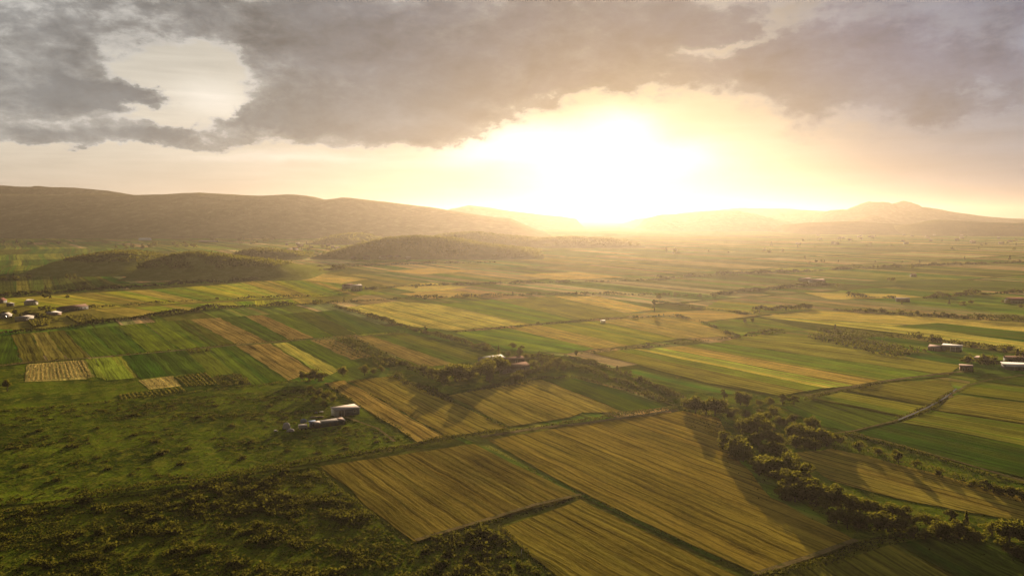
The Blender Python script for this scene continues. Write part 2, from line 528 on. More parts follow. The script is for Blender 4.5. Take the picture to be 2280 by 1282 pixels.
def warp(a, b):
    """grid metres -> world: the grid of plots bends slightly and turns towards the right"""
    x = a * E1[0] + b * E2[0]
    y = a * E1[1] + b * E2[1]
    return x + 16 * np.sin(y / 310 + 1) + 6 * np.sin(y / 97), y + 14 * np.sin(x / 260 + 2) + 0.00022 * np.maximum(x, 0) ** 1.6


prs = random.Random(11)
FV, FF, FT, FU = [], [], [], []
band_edges = []
a = 120.0
while a < 6800:
    L = prs.uniform(130, 260) * (1 + a / 5000)
    band_edges.append((a, a + L - 5))
    a += L
for (a0, a1) in band_edges:
    b = -2200.0 + prs.uniform(0, 60)
    mood = prs.random()
    while b < 6800:
        w = prs.choice([8, 10, 12, 15, 18, 22, 30, 42, 60]) * (1 + a0 / 4500)
        x, y = warp((a0 + a1) / 2, b + w / 2)
        if y > 250 and abs(x) < .72 * y + 160 and y < 5200 and prs.random() < .90:
            i0 = len(FV)
            g = 1.0 + a0 * .0006
            cut0, cut1 = a0 + prs.uniform(0, 6), a1 - prs.uniform(0, 6)
            # four segments along the rows so that the strip follows the bend
            for s in range(5):
                aa = cut0 + (cut1 - cut0) * s / 4
                for bb in (b + g * .5, b + w - g * .5):
                    px_, py_ = warp(aa, bb)
                    FV.append((px_, py_, .12))
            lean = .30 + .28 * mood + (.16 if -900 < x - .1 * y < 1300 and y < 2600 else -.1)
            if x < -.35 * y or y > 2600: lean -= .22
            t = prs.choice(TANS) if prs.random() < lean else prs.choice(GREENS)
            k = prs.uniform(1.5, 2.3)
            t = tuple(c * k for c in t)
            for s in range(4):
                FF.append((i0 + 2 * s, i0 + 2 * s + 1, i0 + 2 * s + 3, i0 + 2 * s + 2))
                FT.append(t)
                v0, v1 = s * (cut1 - cut0) / 4, (s + 1) * (cut1 - cut0) / 4
                o_ = b * 1.0
                FU += [(o_, v0 + a0), (o_ + w, v0 + a0), (o_ + w, v1 + a0), (o_, v1 + a0)]
        b += w
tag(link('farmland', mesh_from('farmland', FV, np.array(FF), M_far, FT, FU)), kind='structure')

# ------------------------------------------------------------------ the plots one can tell apart, from the near edge outwards
ZL = [.20]


def resample(P, k):
    return [tuple(np.array(P[0]) + (np.array(P[1]) - np.array(P[0])) * i / k) for i in range(k + 1)]


def field(poly, kind, tint, rows=None, z=None):
    """poly: photo pixels of the outline; rows: two photo pixels the rows run between (default: the plots' common grid)"""
    base = [np.array(at(*p)) for p in poly]
    pts = []
    for i in range(len(base)):
        p, q = base[i], base[(i + 1) % len(base)]
        L = np.linalg.norm(q - p)
        k = int(min(60, max(1, L / 5))) if np.hypot(*((p + q) / 2)) < 620 else 1
        nv = np.array([-(q - p)[1], (q - p)[0]]) / (L + 1e-9)
        for j in range(k):
            w_ = 0 if j == 0 else (float(vnoise(np.array([j * .37 + p[0]]), np.array([p[1]]), 4)[0]) - .5) * 1.5 + prs.uniform(-.3, .3)
            pts.append(tuple(p + (q - p) * j / k + nv * w_))
    if rows:
        r0, r1 = np.array(at(*rows[0])), np.array(at(*rows[1]))
        e1 = (r1 - r0) / np.linalg.norm(r1 - r0)
    else:
        e1 = E1
    e2 = np.array([e1[1], -e1[0]])
    tint = (tint[0] * 1.25, tint[1] * 1.25, tint[2] * .7)
    ZL[0] += .002
    zz = ZL[0] if z is None else z
    V = [(p[0], p[1], zz) for p in pts] + [(p[0], p[1], 0) for p in pts]
    n = len(pts)
    off = prs.uniform(0, 400)
    uv = [(float(np.dot(p, e2)) + off, float(np.dot(p, e1)) + off) for p in pts]
    F = [list(range(n))]
    U = list(uv)
    area = sum(pts[i][0] * pts[(i + 1) % n][1] - pts[(i + 1) % n][0] * pts[i][1] for i in range(n))
    if area < 0:
        F = [list(range(n))[::-1]]
        U = list(uv[::-1])
    m = {'stub': M_stub, 'crop': M_crop, 'meadow': M_meadow, 'ymeadow': M_ymeadow, 'scrub': M_scrubg, 'dirt': M_dirt}[kind]
    nm = {'stub': 'stubble_field', 'crop': 'crop_field', 'meadow': 'meadow', 'ymeadow': 'meadow', 'scrub': 'scrub_land', 'dirt': 'bare_soil'}[kind]
    # tessellate outlines by ear clipping through a bmesh-free fan: Blender triangulates the n-gon itself
    me = mesh_from(nm, V[:n], F, m, [tint], U)
    return tag(link(nm, me), kind='structure')


BR = (.175, .125, .040); BR2 = (.215, .150, .050); BR3 = (.235, .165, .055)
TAN = (.31, .21, .085); TAN2 = (.28, .19, .075); STR = (.42, .34, .13); OLV = (.145, .125, .028); OLV2 = (.17, .145, .04)
GR = (.078, .118, .010); DG = (.050, .086, .008); LG = (.115, .155, .012); YG = (.145, .145, .020); YL = (.30, .27, .055)

# rough grass and scrub first, plots on top of them
field([(-260, 1150), (-150, 905), (150, 900), (640, 862), (720, 852), (860, 920), (935, 985), (700, 1032), (460, 1072), (230, 1106)], 'meadow', GR)
field([(-260, 1155), (0, 1142), (230, 1108), (460, 1074), (700, 1040), (905, 1212), (1090, 1190), (1260, 1310), (1200, 1600), (-300, 1600)], 'scrub', GR)
field([(-260, 905), (-200, 812), (0, 812), (60, 806), (190, 796), (310, 845), (640, 850), (640, 868), (300, 902), (-100, 935)], 'meadow', GR)
field([(-200, 735), (-200, 690), (0, 662), (270, 645), (440, 633), (640, 618), (760, 605), (870, 640), (760, 672), (470, 686), (300, 705), (100, 733)], 'ymeadow', YG)
field([(860, 835), (905, 742), (1100, 780), (1290, 795), (1510, 888), (1280, 842), (1000, 880)], 'meadow', GR)
field([(1480, 905), (1300, 800), (1420, 845), (1560, 875), (1800, 885), (1900, 960), (2330, 1090), (2330, 1300), (2000, 1200), (1900, 1200), (1620, 1000)], 'meadow', GR)


def strips(top, bot, n, tints, kind='crop', seed=0):
    """n narrow plots side by side between two lines of photo pixels"""
    r = random.Random(seed)
    A, B = [np.array(at(*p)) for p in top], [np.array(at(*p)) for p in bot]

    def along(L, t):
        seg = t * (len(L) - 1)
        i = min(int(seg), len(L) - 2)
        return L[i] + (L[i + 1] - L[i]) * (seg - i)
    cuts = sorted([0, 1] + [min(.99, max(.01, (i + r.uniform(-.3, .3)) / n)) for i in range(1, n)])
    for i in range(n):
        q = [along(A, cuts[i]), along(A, cuts[i + 1]), along(B, cuts[i + 1]), along(B, cuts[i])]
        c = sum(q) / 4
        q = [c + (v - c) * np.array([.985, .985]) for v in q]
        ZL[0] += .002
        e1 = (q[0] - q[3]) / np.linalg.norm(q[0] - q[3]); e2 = np.array([e1[1], -e1[0]])
        off = r.uniform(0, 400)
        k = r.uniform(.8, 1.2)
        me = mesh_from('crop_field', [(v[0], v[1], ZL[0]) for v in q], [[3, 2, 1, 0]], M_crop if kind == 'crop' else M_stub, [tuple(x * k for x in r.choice(tints))],
                       [(float(np.dot(v, e2)) + off, float(np.dot(v, e1)) + off) for v in q[::-1]])
        tag(link('crop_field', me), kind='structure')


YY = [(.46, .42, .03), (.38, .37, .025), (.55, .46, .05), (.27, .31, .02), (.48, .36, .055)]
strips([(-40, 668), (270, 648), (440, 637), (600, 624), (700, 610)], [(140, 694), (400, 675), (560, 667), (700, 662), (860, 656)], 15, YY, seed=1)
strips([(210, 690), (400, 679), (560, 670), (700, 663)], [(290, 706), (470, 688), (560, 684), (740, 676)], 9, YY, seed=2)
strips([(-40, 612), (90, 610), (200, 606)], [(-40, 655), (90, 648), (270, 638)], 7, [(.14, .14, .02), (.20, .18, .025), (.10, .115, .016)], seed=3)
# left block, upper row of strips
up = [(-70, 760, -110, 818), (25, 745, 50, 811), (68, 742, 105, 804), (105, 739, 150, 801), (143, 736, 203, 796), (200, 732, 262, 791),
      (258, 726, 330, 784), (320, 720, 400, 778), (385, 715, 473, 771), (422, 712, 528, 768), (490, 708, 598, 762), (545, 704, 645, 758),
      (587, 702, 700, 753), (640, 698, 745, 749), (700, 695, 795, 745), (747, 690, 892, 739)]
kinds = ['DG', 'OLV', 'TANG', 'OLV', 'GR', 'GR', 'LG', 'LG', 'OLG', 'TAN', 'GR', 'TAN2', 'LG', 'OLG', 'GR']
TT = {'DG': DG, 'OLV': OLV, 'TANG': (.23, .18, .06), 'GR': GR, 'LG': LG, 'OLG': (.09, .10, .016), 'TAN': TAN, 'TAN2': TAN2}
for i, kd in enumerate(kinds):
    x0, y0, x1, y1 = up[i]
    x2, y2, x3, y3 = up[i + 1]
    field([(x0 + 1, y0), (x2 - 1, y2), (x3 - 1.5, y3), (x1 + 1.5, y1)], 'stub' if 'TAN' in kd or 'OLV' in kd else 'crop', TT[kd], ((x1, y1), (x0, y0)))
# left block, lower row
low = [([(60, 812), (172, 803), (192, 845), (55, 851)], 'stub', (.46, .36, .16)), ([(174, 803), (187, 802), (212, 838), (193, 845)], 'stub', (.20, .17, .07)),
       ([(190, 801), (210, 799), (236, 848), (214, 840)], 'crop', YL), ([(212, 799), (270, 793), (303, 842), (238, 848)], 'crop', (.27, .26, .045)),
       ([(274, 793), (408, 780), (470, 828), (312, 843)], 'crop', DG),
       ([(308, 848), (385, 838), (405, 860), (332, 868)], 'stub', (.46, .36, .16)), ([(386, 840), (460, 829), (492, 858), (340, 884), (262, 888), (262, 880), (332, 870), (408, 861)], 'crop', (.05, .07, .010)),
       ([(411, 780), (455, 777), (535, 830), (472, 838)], 'crop', (.12, .14, .016)), ([(472, 839), (536, 832), (565, 856), (496, 862)], 'crop', (.06, .06, .02)),
       ([(467, 777), (522, 771), (640, 848), (562, 858)], 'crop', GR),
       ([(524, 770), (602, 765), (702, 828), (642, 848)], 'stub', TAN2), ([(608, 766), (638, 763), (755, 824), (735, 836), (704, 828)], 'crop', (.36, .31, .08)),
       ([(645, 763), (690, 758), (802, 814), (760, 826)], 'crop', GR), ([(690, 758), (745, 755), (830, 795), (782, 802)], 'stub', (.24, .17, .08)),
       ([(748, 755), (785, 752), (910, 812), (842, 822), (790, 803), (832, 795)], 'crop', (.055, .07, .012)),
       ([(788, 752), (826, 748), (1012, 812), (940, 818)], 'stub', TAN2), ([(828, 748), (905, 742), (1095, 796), (1014, 811)], 'crop', (.125, .13, .020))]
for P, kd, t in low:
    field(P, kd, tuple(c * 1.15 for c in t), (P[-1], P[0]))
# vineyard plots by the farm at the left
field([(60, 716), (115, 711), (110, 724), (72, 730)], 'crop', (.13, .14, .016), ((75, 729), (60, 716)))
field([(145, 705), (205, 702), (228, 717), (172, 721)], 'crop', (.13, .14, .016), ((172, 721), (145, 705)))

# middle blocks
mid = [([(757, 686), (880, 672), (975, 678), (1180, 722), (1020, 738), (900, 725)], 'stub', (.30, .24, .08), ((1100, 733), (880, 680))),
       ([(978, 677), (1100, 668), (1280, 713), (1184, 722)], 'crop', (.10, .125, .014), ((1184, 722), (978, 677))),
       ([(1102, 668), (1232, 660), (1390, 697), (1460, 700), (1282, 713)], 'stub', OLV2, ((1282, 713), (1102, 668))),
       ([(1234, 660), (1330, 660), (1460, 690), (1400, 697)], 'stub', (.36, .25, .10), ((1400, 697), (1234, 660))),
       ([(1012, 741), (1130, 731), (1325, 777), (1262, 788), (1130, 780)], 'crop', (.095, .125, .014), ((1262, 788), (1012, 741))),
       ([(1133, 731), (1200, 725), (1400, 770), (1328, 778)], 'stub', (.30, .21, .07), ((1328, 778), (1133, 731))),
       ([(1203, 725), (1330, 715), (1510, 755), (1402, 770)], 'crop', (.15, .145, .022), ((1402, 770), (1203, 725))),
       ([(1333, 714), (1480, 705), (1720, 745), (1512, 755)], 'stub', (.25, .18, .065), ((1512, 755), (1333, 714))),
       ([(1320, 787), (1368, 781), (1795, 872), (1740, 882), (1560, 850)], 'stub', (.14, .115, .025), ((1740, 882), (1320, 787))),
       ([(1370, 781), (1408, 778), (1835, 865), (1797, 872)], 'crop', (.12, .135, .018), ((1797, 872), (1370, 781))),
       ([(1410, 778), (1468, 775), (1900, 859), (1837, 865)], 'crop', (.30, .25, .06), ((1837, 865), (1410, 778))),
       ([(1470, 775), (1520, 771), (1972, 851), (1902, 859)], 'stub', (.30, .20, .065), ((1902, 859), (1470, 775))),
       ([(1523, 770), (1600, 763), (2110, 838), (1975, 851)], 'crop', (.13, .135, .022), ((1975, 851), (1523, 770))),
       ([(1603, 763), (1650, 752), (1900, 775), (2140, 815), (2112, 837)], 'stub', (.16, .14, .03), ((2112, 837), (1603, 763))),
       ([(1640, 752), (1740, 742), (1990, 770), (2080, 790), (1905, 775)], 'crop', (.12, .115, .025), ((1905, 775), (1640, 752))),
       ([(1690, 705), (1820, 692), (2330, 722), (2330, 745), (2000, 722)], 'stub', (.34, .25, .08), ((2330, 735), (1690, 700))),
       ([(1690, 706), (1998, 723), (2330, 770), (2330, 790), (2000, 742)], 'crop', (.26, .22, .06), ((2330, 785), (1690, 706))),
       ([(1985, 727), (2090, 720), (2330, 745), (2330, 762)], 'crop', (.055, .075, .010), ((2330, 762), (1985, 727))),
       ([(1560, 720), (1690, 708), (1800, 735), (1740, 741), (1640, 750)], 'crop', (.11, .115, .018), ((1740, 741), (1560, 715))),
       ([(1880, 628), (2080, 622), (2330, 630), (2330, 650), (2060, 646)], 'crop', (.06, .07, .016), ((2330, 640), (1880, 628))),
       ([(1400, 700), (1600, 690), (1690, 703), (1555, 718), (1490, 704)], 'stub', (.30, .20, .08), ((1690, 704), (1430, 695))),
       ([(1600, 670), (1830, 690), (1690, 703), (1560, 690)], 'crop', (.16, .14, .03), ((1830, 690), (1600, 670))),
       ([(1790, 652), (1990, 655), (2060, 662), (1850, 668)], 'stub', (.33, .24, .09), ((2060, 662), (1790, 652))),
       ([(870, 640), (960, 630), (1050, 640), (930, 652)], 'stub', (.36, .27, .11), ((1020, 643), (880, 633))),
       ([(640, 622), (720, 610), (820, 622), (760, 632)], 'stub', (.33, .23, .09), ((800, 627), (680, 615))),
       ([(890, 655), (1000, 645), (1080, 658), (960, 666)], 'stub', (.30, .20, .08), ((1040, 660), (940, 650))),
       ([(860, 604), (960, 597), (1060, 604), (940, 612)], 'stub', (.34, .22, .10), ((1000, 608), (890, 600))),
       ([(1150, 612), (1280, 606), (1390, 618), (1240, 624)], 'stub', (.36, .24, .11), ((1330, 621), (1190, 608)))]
for P, kd, t, rw in mid:
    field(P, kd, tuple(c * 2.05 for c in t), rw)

# right block
rb = [([(1812, 888), (1872, 874), (2058, 905), (2022, 930)], 'crop', (.19, .18, .03), ((2030, 922), (1830, 882))),
      ([(1738, 908), (1810, 892), (2014, 934), (1890, 962), (1830, 950)], 'crop', (.075, .10, .012), ((1890, 962), (1738, 908))),
      ([(1880, 868), (1975, 852), (2110, 846), (2125, 868), (2062, 903)], 'stub', (.19, .16, .035), ((2062, 903), (1880, 868))),
      ([(1888, 968), (2000, 942), (2120, 962), (2330, 1005), (2330, 1078), (2180, 1042)], 'crop', (.048, .075, .008), ((2330, 1078), (1888, 968))),
      ([(2005, 941), (2075, 915), (2330, 955), (2330, 1003), (2122, 961)], 'crop', (.15, .145, .025), ((2330, 1003), (2005, 941))),
      ([(2080, 913), (2130, 880), (2330, 905), (2330, 952)], 'stub', (.22, .18, .04), ((2330, 952), (2080, 913))),
      ([(2134, 876), (2160, 850), (2330, 870), (2330, 902)], 'crop', (.13, .13, .02), ((2330, 902), (2134, 876))),
      ([(2166, 846), (2200, 832), (2330, 838), (2330, 866)], 'crop', (.055, .075, .010), ((2330, 866), (2166, 846))),
      ([(1766, 1010), (1852, 1000), (1950, 1022), (2330, 1122), (2330, 1172), (2200, 1150), (2000, 1112), (1850, 1072)], 'stub', (.225, .165, .045), ((2330, 1130), (1850, 1005))),
      ([(1995, 1212), (2130, 1185), (2420, 1245), (2420, 1440)], 'crop', (.042, .058, .010), ((2420, 1440), (1995, 1212))),
      ([(1690, 1296), (1985, 1214), (2420, 1450), (2300, 1560), (2000, 1480)], 'stub', (.12, .105, .022), ((2300, 1400), (1985, 1214)))]
for P, kd, t, rw in rb:
    field(P, kd, tuple(c * 1.2 for c in t), rw)

# centre and foreground
fg = [([(722, 854), (768, 848), (992, 975), (930, 986)], 'stub', TAN, ((992, 975), (768, 848))),
      ([(772, 849), (880, 838), (1130, 955), (994, 973)], 'stub', (.225, .165, .05), ((1130, 955), (880, 838))),
      ([(1000, 882), (1160, 852), (1300, 918), (1270, 930), (1135, 951)], 'stub', (.24, .175, .055), ((1270, 930), (1100, 862))),
      ([(1162, 851), (1204, 846), (1384, 918), (1302, 920)], 'stub', (.31, .22, .08), ((1384, 918), (1204, 846))),
      ([(1206, 846), (1280, 844), (1390, 872), (1492, 906), (1388, 918)], 'crop', (.07, .095, .010), ((1388, 918), (1206, 846))),
      ([(712, 1040), (1055, 990), (1288, 1105), (922, 1208)], 'stub', (.155, .112, .034), ((922, 1208), (712, 1040))),
      ([(1086, 982), (1300, 945), (1522, 916), (1600, 932), (1636, 1010), (1716, 1110), (1905, 1205), (1690, 1283), (1312, 1106)], 'stub', (.215, .150, .042), ((1690, 1283), (1086, 982))),
      ([(1112, 1180), (1292, 1114), (1672, 1300), (1672, 1420), (1420, 1420), (1180, 1240)], 'stub', (.15, .115, .030), ((1600, 1420), (1150, 1165)))]
for P, kd, t, rw in fg:
    field(P, kd, (t[0] * 1.22, t[1] * 1.2, t[2] * 1.0), rw)

# ------------------------------------------------------------------ hills


def smooth_profile(pts, xs):
    px = np.array([p[0] for p in pts], float)
    py = np.array([p[1] for p in pts], float)
    y = np.interp(xs, px, py)
    k = np.hanning(9); k /= k.sum()
    return np.convolve(np.pad(y, 4, 'edge'), k, 'valid')


def ridge(name, prof, dist, depth_f, depth_b, mat, rough=.12, nx=220, nt=40, seed=1, label=None, spur=350., crest_n=.02):
    """hill whose crest, seen from the camera, follows prof (photo pixels) at forward distance dist"""
    x0, x1 = prof[0][0], prof[-1][0]
    xs = np.linspace(x0, x1, nx)
    ys = smooth_profile(prof, xs)
    crest = np.array([at_dist(px, py, dist) for px, py in zip(xs, ys)])
    h = np.maximum(crest[:, 2], 0)
    ends = np.minimum(1, np.minimum(np.arange(nx), np.arange(nx)[::-1]) / (nx * .05))
    h = h * ends
    V = []
    for j in range(nt):
        t = j / (nt - 1) * 2 - 1                    # -1 front foot, 0 crest, 1 back foot
        off = t * (depth_f if t < 0 else depth_b)
        sh = (math.cos(math.pi * abs(t)) * .5 + .5)
        sh = sh ** (.85 if t < 0 else 1)
        for i in range(nx):
            k = 1 + off / dist
            V.append((crest[i, 0] * (1 + .35 * (k - 1)), dist + off, h[i] * sh))
    V = np.array(V)
    tt = np.abs(np.repeat(np.linspace(-1, 1, nt), nx))
    nz = fbm(V[:, 0] / spur, V[:, 1] / spur * .55, seed, 5, .55) - .5
    V[:, 2] += V[:, 2] * nz * rough * 8 * np.clip(tt * 2.5, 0, 1) * np.clip((1 - tt) * 3, 0, 1)
    V[:, 2] += np.tile(h, nt) * (fbm(V[:, 0] / spur * 6, V[:, 1] / spur * 6, seed + 5, 3) - .5) * crest_n
    V[:, 2] = np.where(tt > .97, -2, V[:, 2])
    F = np.array([(j * nx + i, j * nx + i + 1, (j + 1) * nx + i + 1, (j + 1) * nx + i) for j in range(nt - 1) for i in range(nx - 1)])
    o = link(name, mesh_from(name, V, F, mat, smooth=True))
    return tag(o, label, None, kind='structure')


M_mt = mat_hill('mountain_scrub', (.10, .09, .030), (.155, .13, .05), 1.0, .8, .4)
M_wood = mat_hill('wooded_slope', (.045, .05, .012), (.08, .078, .018), 3.0, 1.0, .15)
M_hillg = mat_hill('hill_grass', (.11, .12, .018), (.14, .135, .022), 3.0, .8, .3)

ridge('far_ridge', [(-300, 408), (0, 413), (60, 416), (170, 418), (240, 424), (310, 436), (420, 470), (480, 484)], 4050, 300, 900, M_mt, seed=2)
ridge('mountain', [(-420, 440), (-200, 436), (0, 434), (120, 434), (200, 431), (300, 434), (370, 432), (445, 428), (520, 433), (580, 436), (650, 433), (690, 437),
                   (725, 447), (770, 440), (830, 446), (880, 452), (960, 461), (1040, 475), (1100, 484), (1160, 489), (1220, 494)], 3700, 850, 1100, M_mt, .10, 420, 70, seed=3, spur=420.)
ridge('far_hill', [(960, 488), (1000, 467), (1045, 458), (1090, 463), (1140, 472), (1250, 482), (1300, 490)], 5600, 700, 700, M_mt, seed=4)
ridge('far_ridge', [(1380, 492), (1450, 484), (1530, 474), (1640, 464), (1740, 465), (1840, 470), (1950, 474), (2060, 478), (2140, 490)], 6300, 900, 1200, M_mt, seed=5)
ridge('mountain', [(1800, 490), (1850, 468), (1895, 465), (1932, 449), (1972, 450), (1992, 455), (2010, 447), (2040, 460), (2100, 469), (2170, 480), (2240, 486), (2330, 490), (2400, 494)], 5500, 800, 1100, M_mt, .08, 420, 50, seed=6, spur=160., crest_n=.07)
ridge('hill', [(1420, 492), (1470, 478), (1520, 476), (1580, 470), (1640, 470), (1680, 478), (1720, 488), (1770, 495)], 4900, 600, 700, M_mt, seed=7)
ridge('hill', [(1870, 497), (1910, 489), (1940, 479), (1970, 487), (2010, 497)], 4600, 450, 550, M_mt, seed=8)
ridge('hill', [(1980, 505), (2040, 498), (2100, 490), (2170, 494), (2260, 497), (2360, 492), (2450, 500)], 3700, 500, 700, M_wood, seed=9)
ridge('hill', [(1740, 503), (1800, 496), (1900, 493), (2000, 499), (2060, 505)], 4000, 500, 600, M_wood, seed=19)
ridge('low_hill', [(690, 545), (740, 526), (790, 519), (825, 524), (880, 545)], 2500, 280, 380, M_wood, seed=10, spur=120.)
ridge('wooded_hill', [(700, 570), (760, 556), (800, 545), (870, 530), (930, 526), (1000, 531), (1060, 543), (1130, 550), (1180, 556), (1225, 574)], 1640, 175, 420, M_wood, .10, 240, 50, seed=11, spur=90.)
ridge('wooded_hill', [(930, 545), (980, 524), (1030, 519), (1070, 518), (1130, 525), (1200, 533), (1280, 530), (1360, 533), (1410, 541), (1460, 556)], 2250, 260, 420, M_wood, .10, 240, 50, seed=12, spur=110.)
ridge('grassy_hill', [(120, 582), (170, 573), (240, 561), (300, 561), (350, 572), (400, 590), (430, 598)], 1230, 190, 260, M_hillg, .06, 160, 40, seed=13, spur=70.)
ridge('grassy_hill', [(310, 592), (350, 576), (390, 565), (440, 561), (500, 570), (560, 577), (620, 586), (690, 602), (720, 608)], 1090, 120, 240, M_hillg, .06, 200, 40, seed=14, spur=70.)
ridge('low_hill', [(520, 566), (560, 556), (590, 553), (640, 560), (690, 570)], 1560, 120, 200, M_wood, seed=15, spur=70.)

# ------------------------------------------------------------------ haze
def build_haze():
    m = bpy.data.materials.new('haze')
    m.use_nodes = True
    N = NT(m.node_tree)
    v = N.n('ShaderNodeVolumePrincipled', {'Color': (.160, .138, .117, 1), 'Density': 1.0e-4, 'Anisotropy': .67})
    N.n('ShaderNodeOutputMaterial', {'Volume': v.outputs[0]})
    mb = MB().box(-14500, 14500, -6000, 14500, -1.5, 246)
    o = mb.build('haze', m)
    tag(o, 'pale sunlit haze lying over the whole plain', None, None, 'stuff')


build_haze()

# ------------------------------------------------------------------ leaf clouds


def leaf_quads(C, size, r, flat=.25, aspect=.62):
    """a diamond-shaped leaf clump at every centre"""
    C = np.asarray(C, float)
    n = len(C)
    u = r.normal(size=(n, 3)); u /= np.linalg.norm(u, axis=1)[:, None]
    w = np.cross(u, r.normal(size=(n, 3))); w /= np.linalg.norm(w, axis=1)[:, None] + 1e-9
    u[:, 2] *= 1 - flat
    s = (np.asarray(size) * (.55 + .9 * r.random(n)))[:, None] * .6
    V = np.stack([C + u * s, C + w * s * aspect, C - u * s, C - w * s * aspect], 1).reshape(-1, 3)
    return V, np.arange(n * 4).reshape(n, 4)


def join_vf(parts):
    Vs, Fs, b = [], [], 0
    for V, F in parts:
        Vs.append(V); Fs.append(F + b); b += len(V)
    return np.concatenate(Vs), np.concatenate(Fs)


def sphere_pts(n, r):
    p = r.normal(size=(n, 3))
    return p / np.linalg.norm(p, axis=1)[:, None]


def crown_mesh(seed, kind, nq, lsize, mat):
    """crown of a tree 8 m tall: lobes of leaf clumps, gaps between them"""
    r = np.random.default_rng(seed)
    C = []
    if kind == 'round':   nl, rx, rz, z0, lr = 15, 2.5, 2.9, 4.2, 1.5
    elif kind == 'broad': nl, rx, rz, z0, lr = 17, 3.4, 2.7, 4.2, 1.6
    elif kind == 'tall':  nl, rx, rz, z0, lr = 10, 1.5, 3.2, 4.6, 1.2
    elif kind == 'bushy': nl, rx, rz, z0, lr = 15, 3.3, 2.9, 3.2, 1.8
    elif kind == 'thin':  nl, rx, rz, z0, lr = 8, 1.6, 2.8, 5.0, .95
    else:                 nl, rx, rz, z0, lr = 12, 2.6, 2.8, 4.0, 1.4
    if kind == 'cone':
        for i in range(nq):
            t = r.random() ** .7
            a = r.random() * 6.283
            q = (1 - t) * 2.0 * (.5 + .5 * r.random())
            C.append((math.cos(a) * q, math.sin(a) * q, .5 + 7.5 * t))
    else:
        per = nq // nl
        for i in range(nl):
            d = sphere_pts(1, r)[0] * (r.random() ** .45)
            c = np.array([d[0] * rx, d[1] * rx, z0 + d[2] * rz])
            rad = lr * (.65 + .6 * r.random())
            top = 8.0 - c[2]
            if c[2] + rad > 8.3: c[2] = 8.3 - rad
            p = sphere_pts(per, r)
            p[:, 2] = np.where(p[:, 2] < -.2, p[:, 2] * .55, p[:, 2])
            sh = .62 + .45 * r.random(per)[:, None]
            C += list(c + p * rad * .88 * sh * np.array([1, 1, .85]))
    C = np.array(C)
    C[:, 2] = np.maximum(C[:, 2], .25)
    V, F = leaf_quads(C, lsize, r)
    return mesh_from('crown', V, F, mat)


def trunk_mesh(seed, kind):
    r = random.Random(seed)
    mb = MB()
    top = {'bushy': 3.0, 'cone': 7.0, 'tall': 6.0, 'thin': 6.5}.get(kind, 4.6)
    mb.tube((0, 0, -.3), (.12, .05, top * .5), .26, .2)
    mb.tube((.12, .05, top * .5), (.05, -.08, top), .2, .09)
    for i in range(4):
        a = r.random() * 6.28
        z = top * r.uniform(.45, .8)
        l = r.uniform(1.0, 1.9) * (.5 if kind in ('tall', 'thin', 'cone') else 1)
        mb.tube((.1, 0, z), (.1 + math.cos(a) * l, math.sin(a) * l, z + l * .9), .11, .035, 5)
    return mesh_from('trunk', mb.V, mb.F, M_bark)


KINDS = ['round', 'broad', 'tall', 'bushy', 'thin', 'willow', 'cone']
PROTO = {}
for i, k in enumerate(KINDS):
    m = M_leafw if k in ('willow', 'thin') else M_leaf
    PROTO[k] = [(crown_mesh(100 + i * 10 + j, k, 1300 if k not in ('thin', 'cone') else 600, .58, m), trunk_mesh(i * 10 + j, k)) for j in range(3 if k in ('round', 'bushy', 'broad') else 2)]
FARTREE = []
for i in range(7):
    k = ['round', 'broad', 'bushy', 'tall', 'round', 'bushy', 'cone'][i]
    FARTREE.append(crown_mesh(300 + i, k, 190, 1.35, M_leaf))
FIRST_TREE = {}
trs = random.Random(5)


def tree(px, py, hpx, kind, label, group=None, cat='tree', name='tree', widen=1.0):
    x, y = at(px, py)
    s = hpx * 1.12 * mpp(px, py) / 8.2
    key = (kind, trs.randrange(len(PROTO[kind])))
    if key not in FIRST_TREE:
        root = bpy.data.objects.new(name, None)
        COL.objects.link(root)
        root.empty_display_size = .5
        link('trunk', PROTO[kind][key[1]][1], root)
        link('crown', PROTO[kind][key[1]][0], root)
        FIRST_TREE[key] = root
        o = root
    else:
        src = FIRST_TREE[key]
        o = src.copy(); COL.objects.link(o)
        for ch in src.children:
            c = ch.copy(); COL.objects.link(c); c.parent = o
    o.name = name
    o.location = (x, y, 0)
    o.rotation_euler = (0, 0, trs.random() * 6.28)
    w = s * trs.uniform(1.0, 1.3) * widen
    o.scale = (w, w, s)
    o['label'] = label; o['category'] = cat
    if group: o['group'] = group
    elif 'group' in o: del o['group']
    return o


ORD = ['first', 'second', 'third', 'fourth', 'fifth', 'sixth', 'seventh', 'eighth', 'ninth', 'tenth', 'eleventh', 'twelfth', 'thirteenth', 'fourteenth']


def clump(lst, place, group, kinds, desc='dark leafy tree'):
    """lst: (px, py, height px) of each tree of one clump; every tree is named by its order from the left in that clump"""
    for i, (px, py, h) in enumerate(sorted(lst)):
        k = kinds[i % len(kinds)]
        dd = {'thin': 'thin pale tree', 'willow': 'pale feathery tree', 'cone': 'dark pointed tree', 'tall': 'tall narrow dark tree', 'bushy': 'low bushy dark tree',
              'broad': 'broad dark tree', 'round': 'round dark tree'}[k]
        tree(px, py, h, k, f'{dd}, {ORD[i]} from left {place}', group)


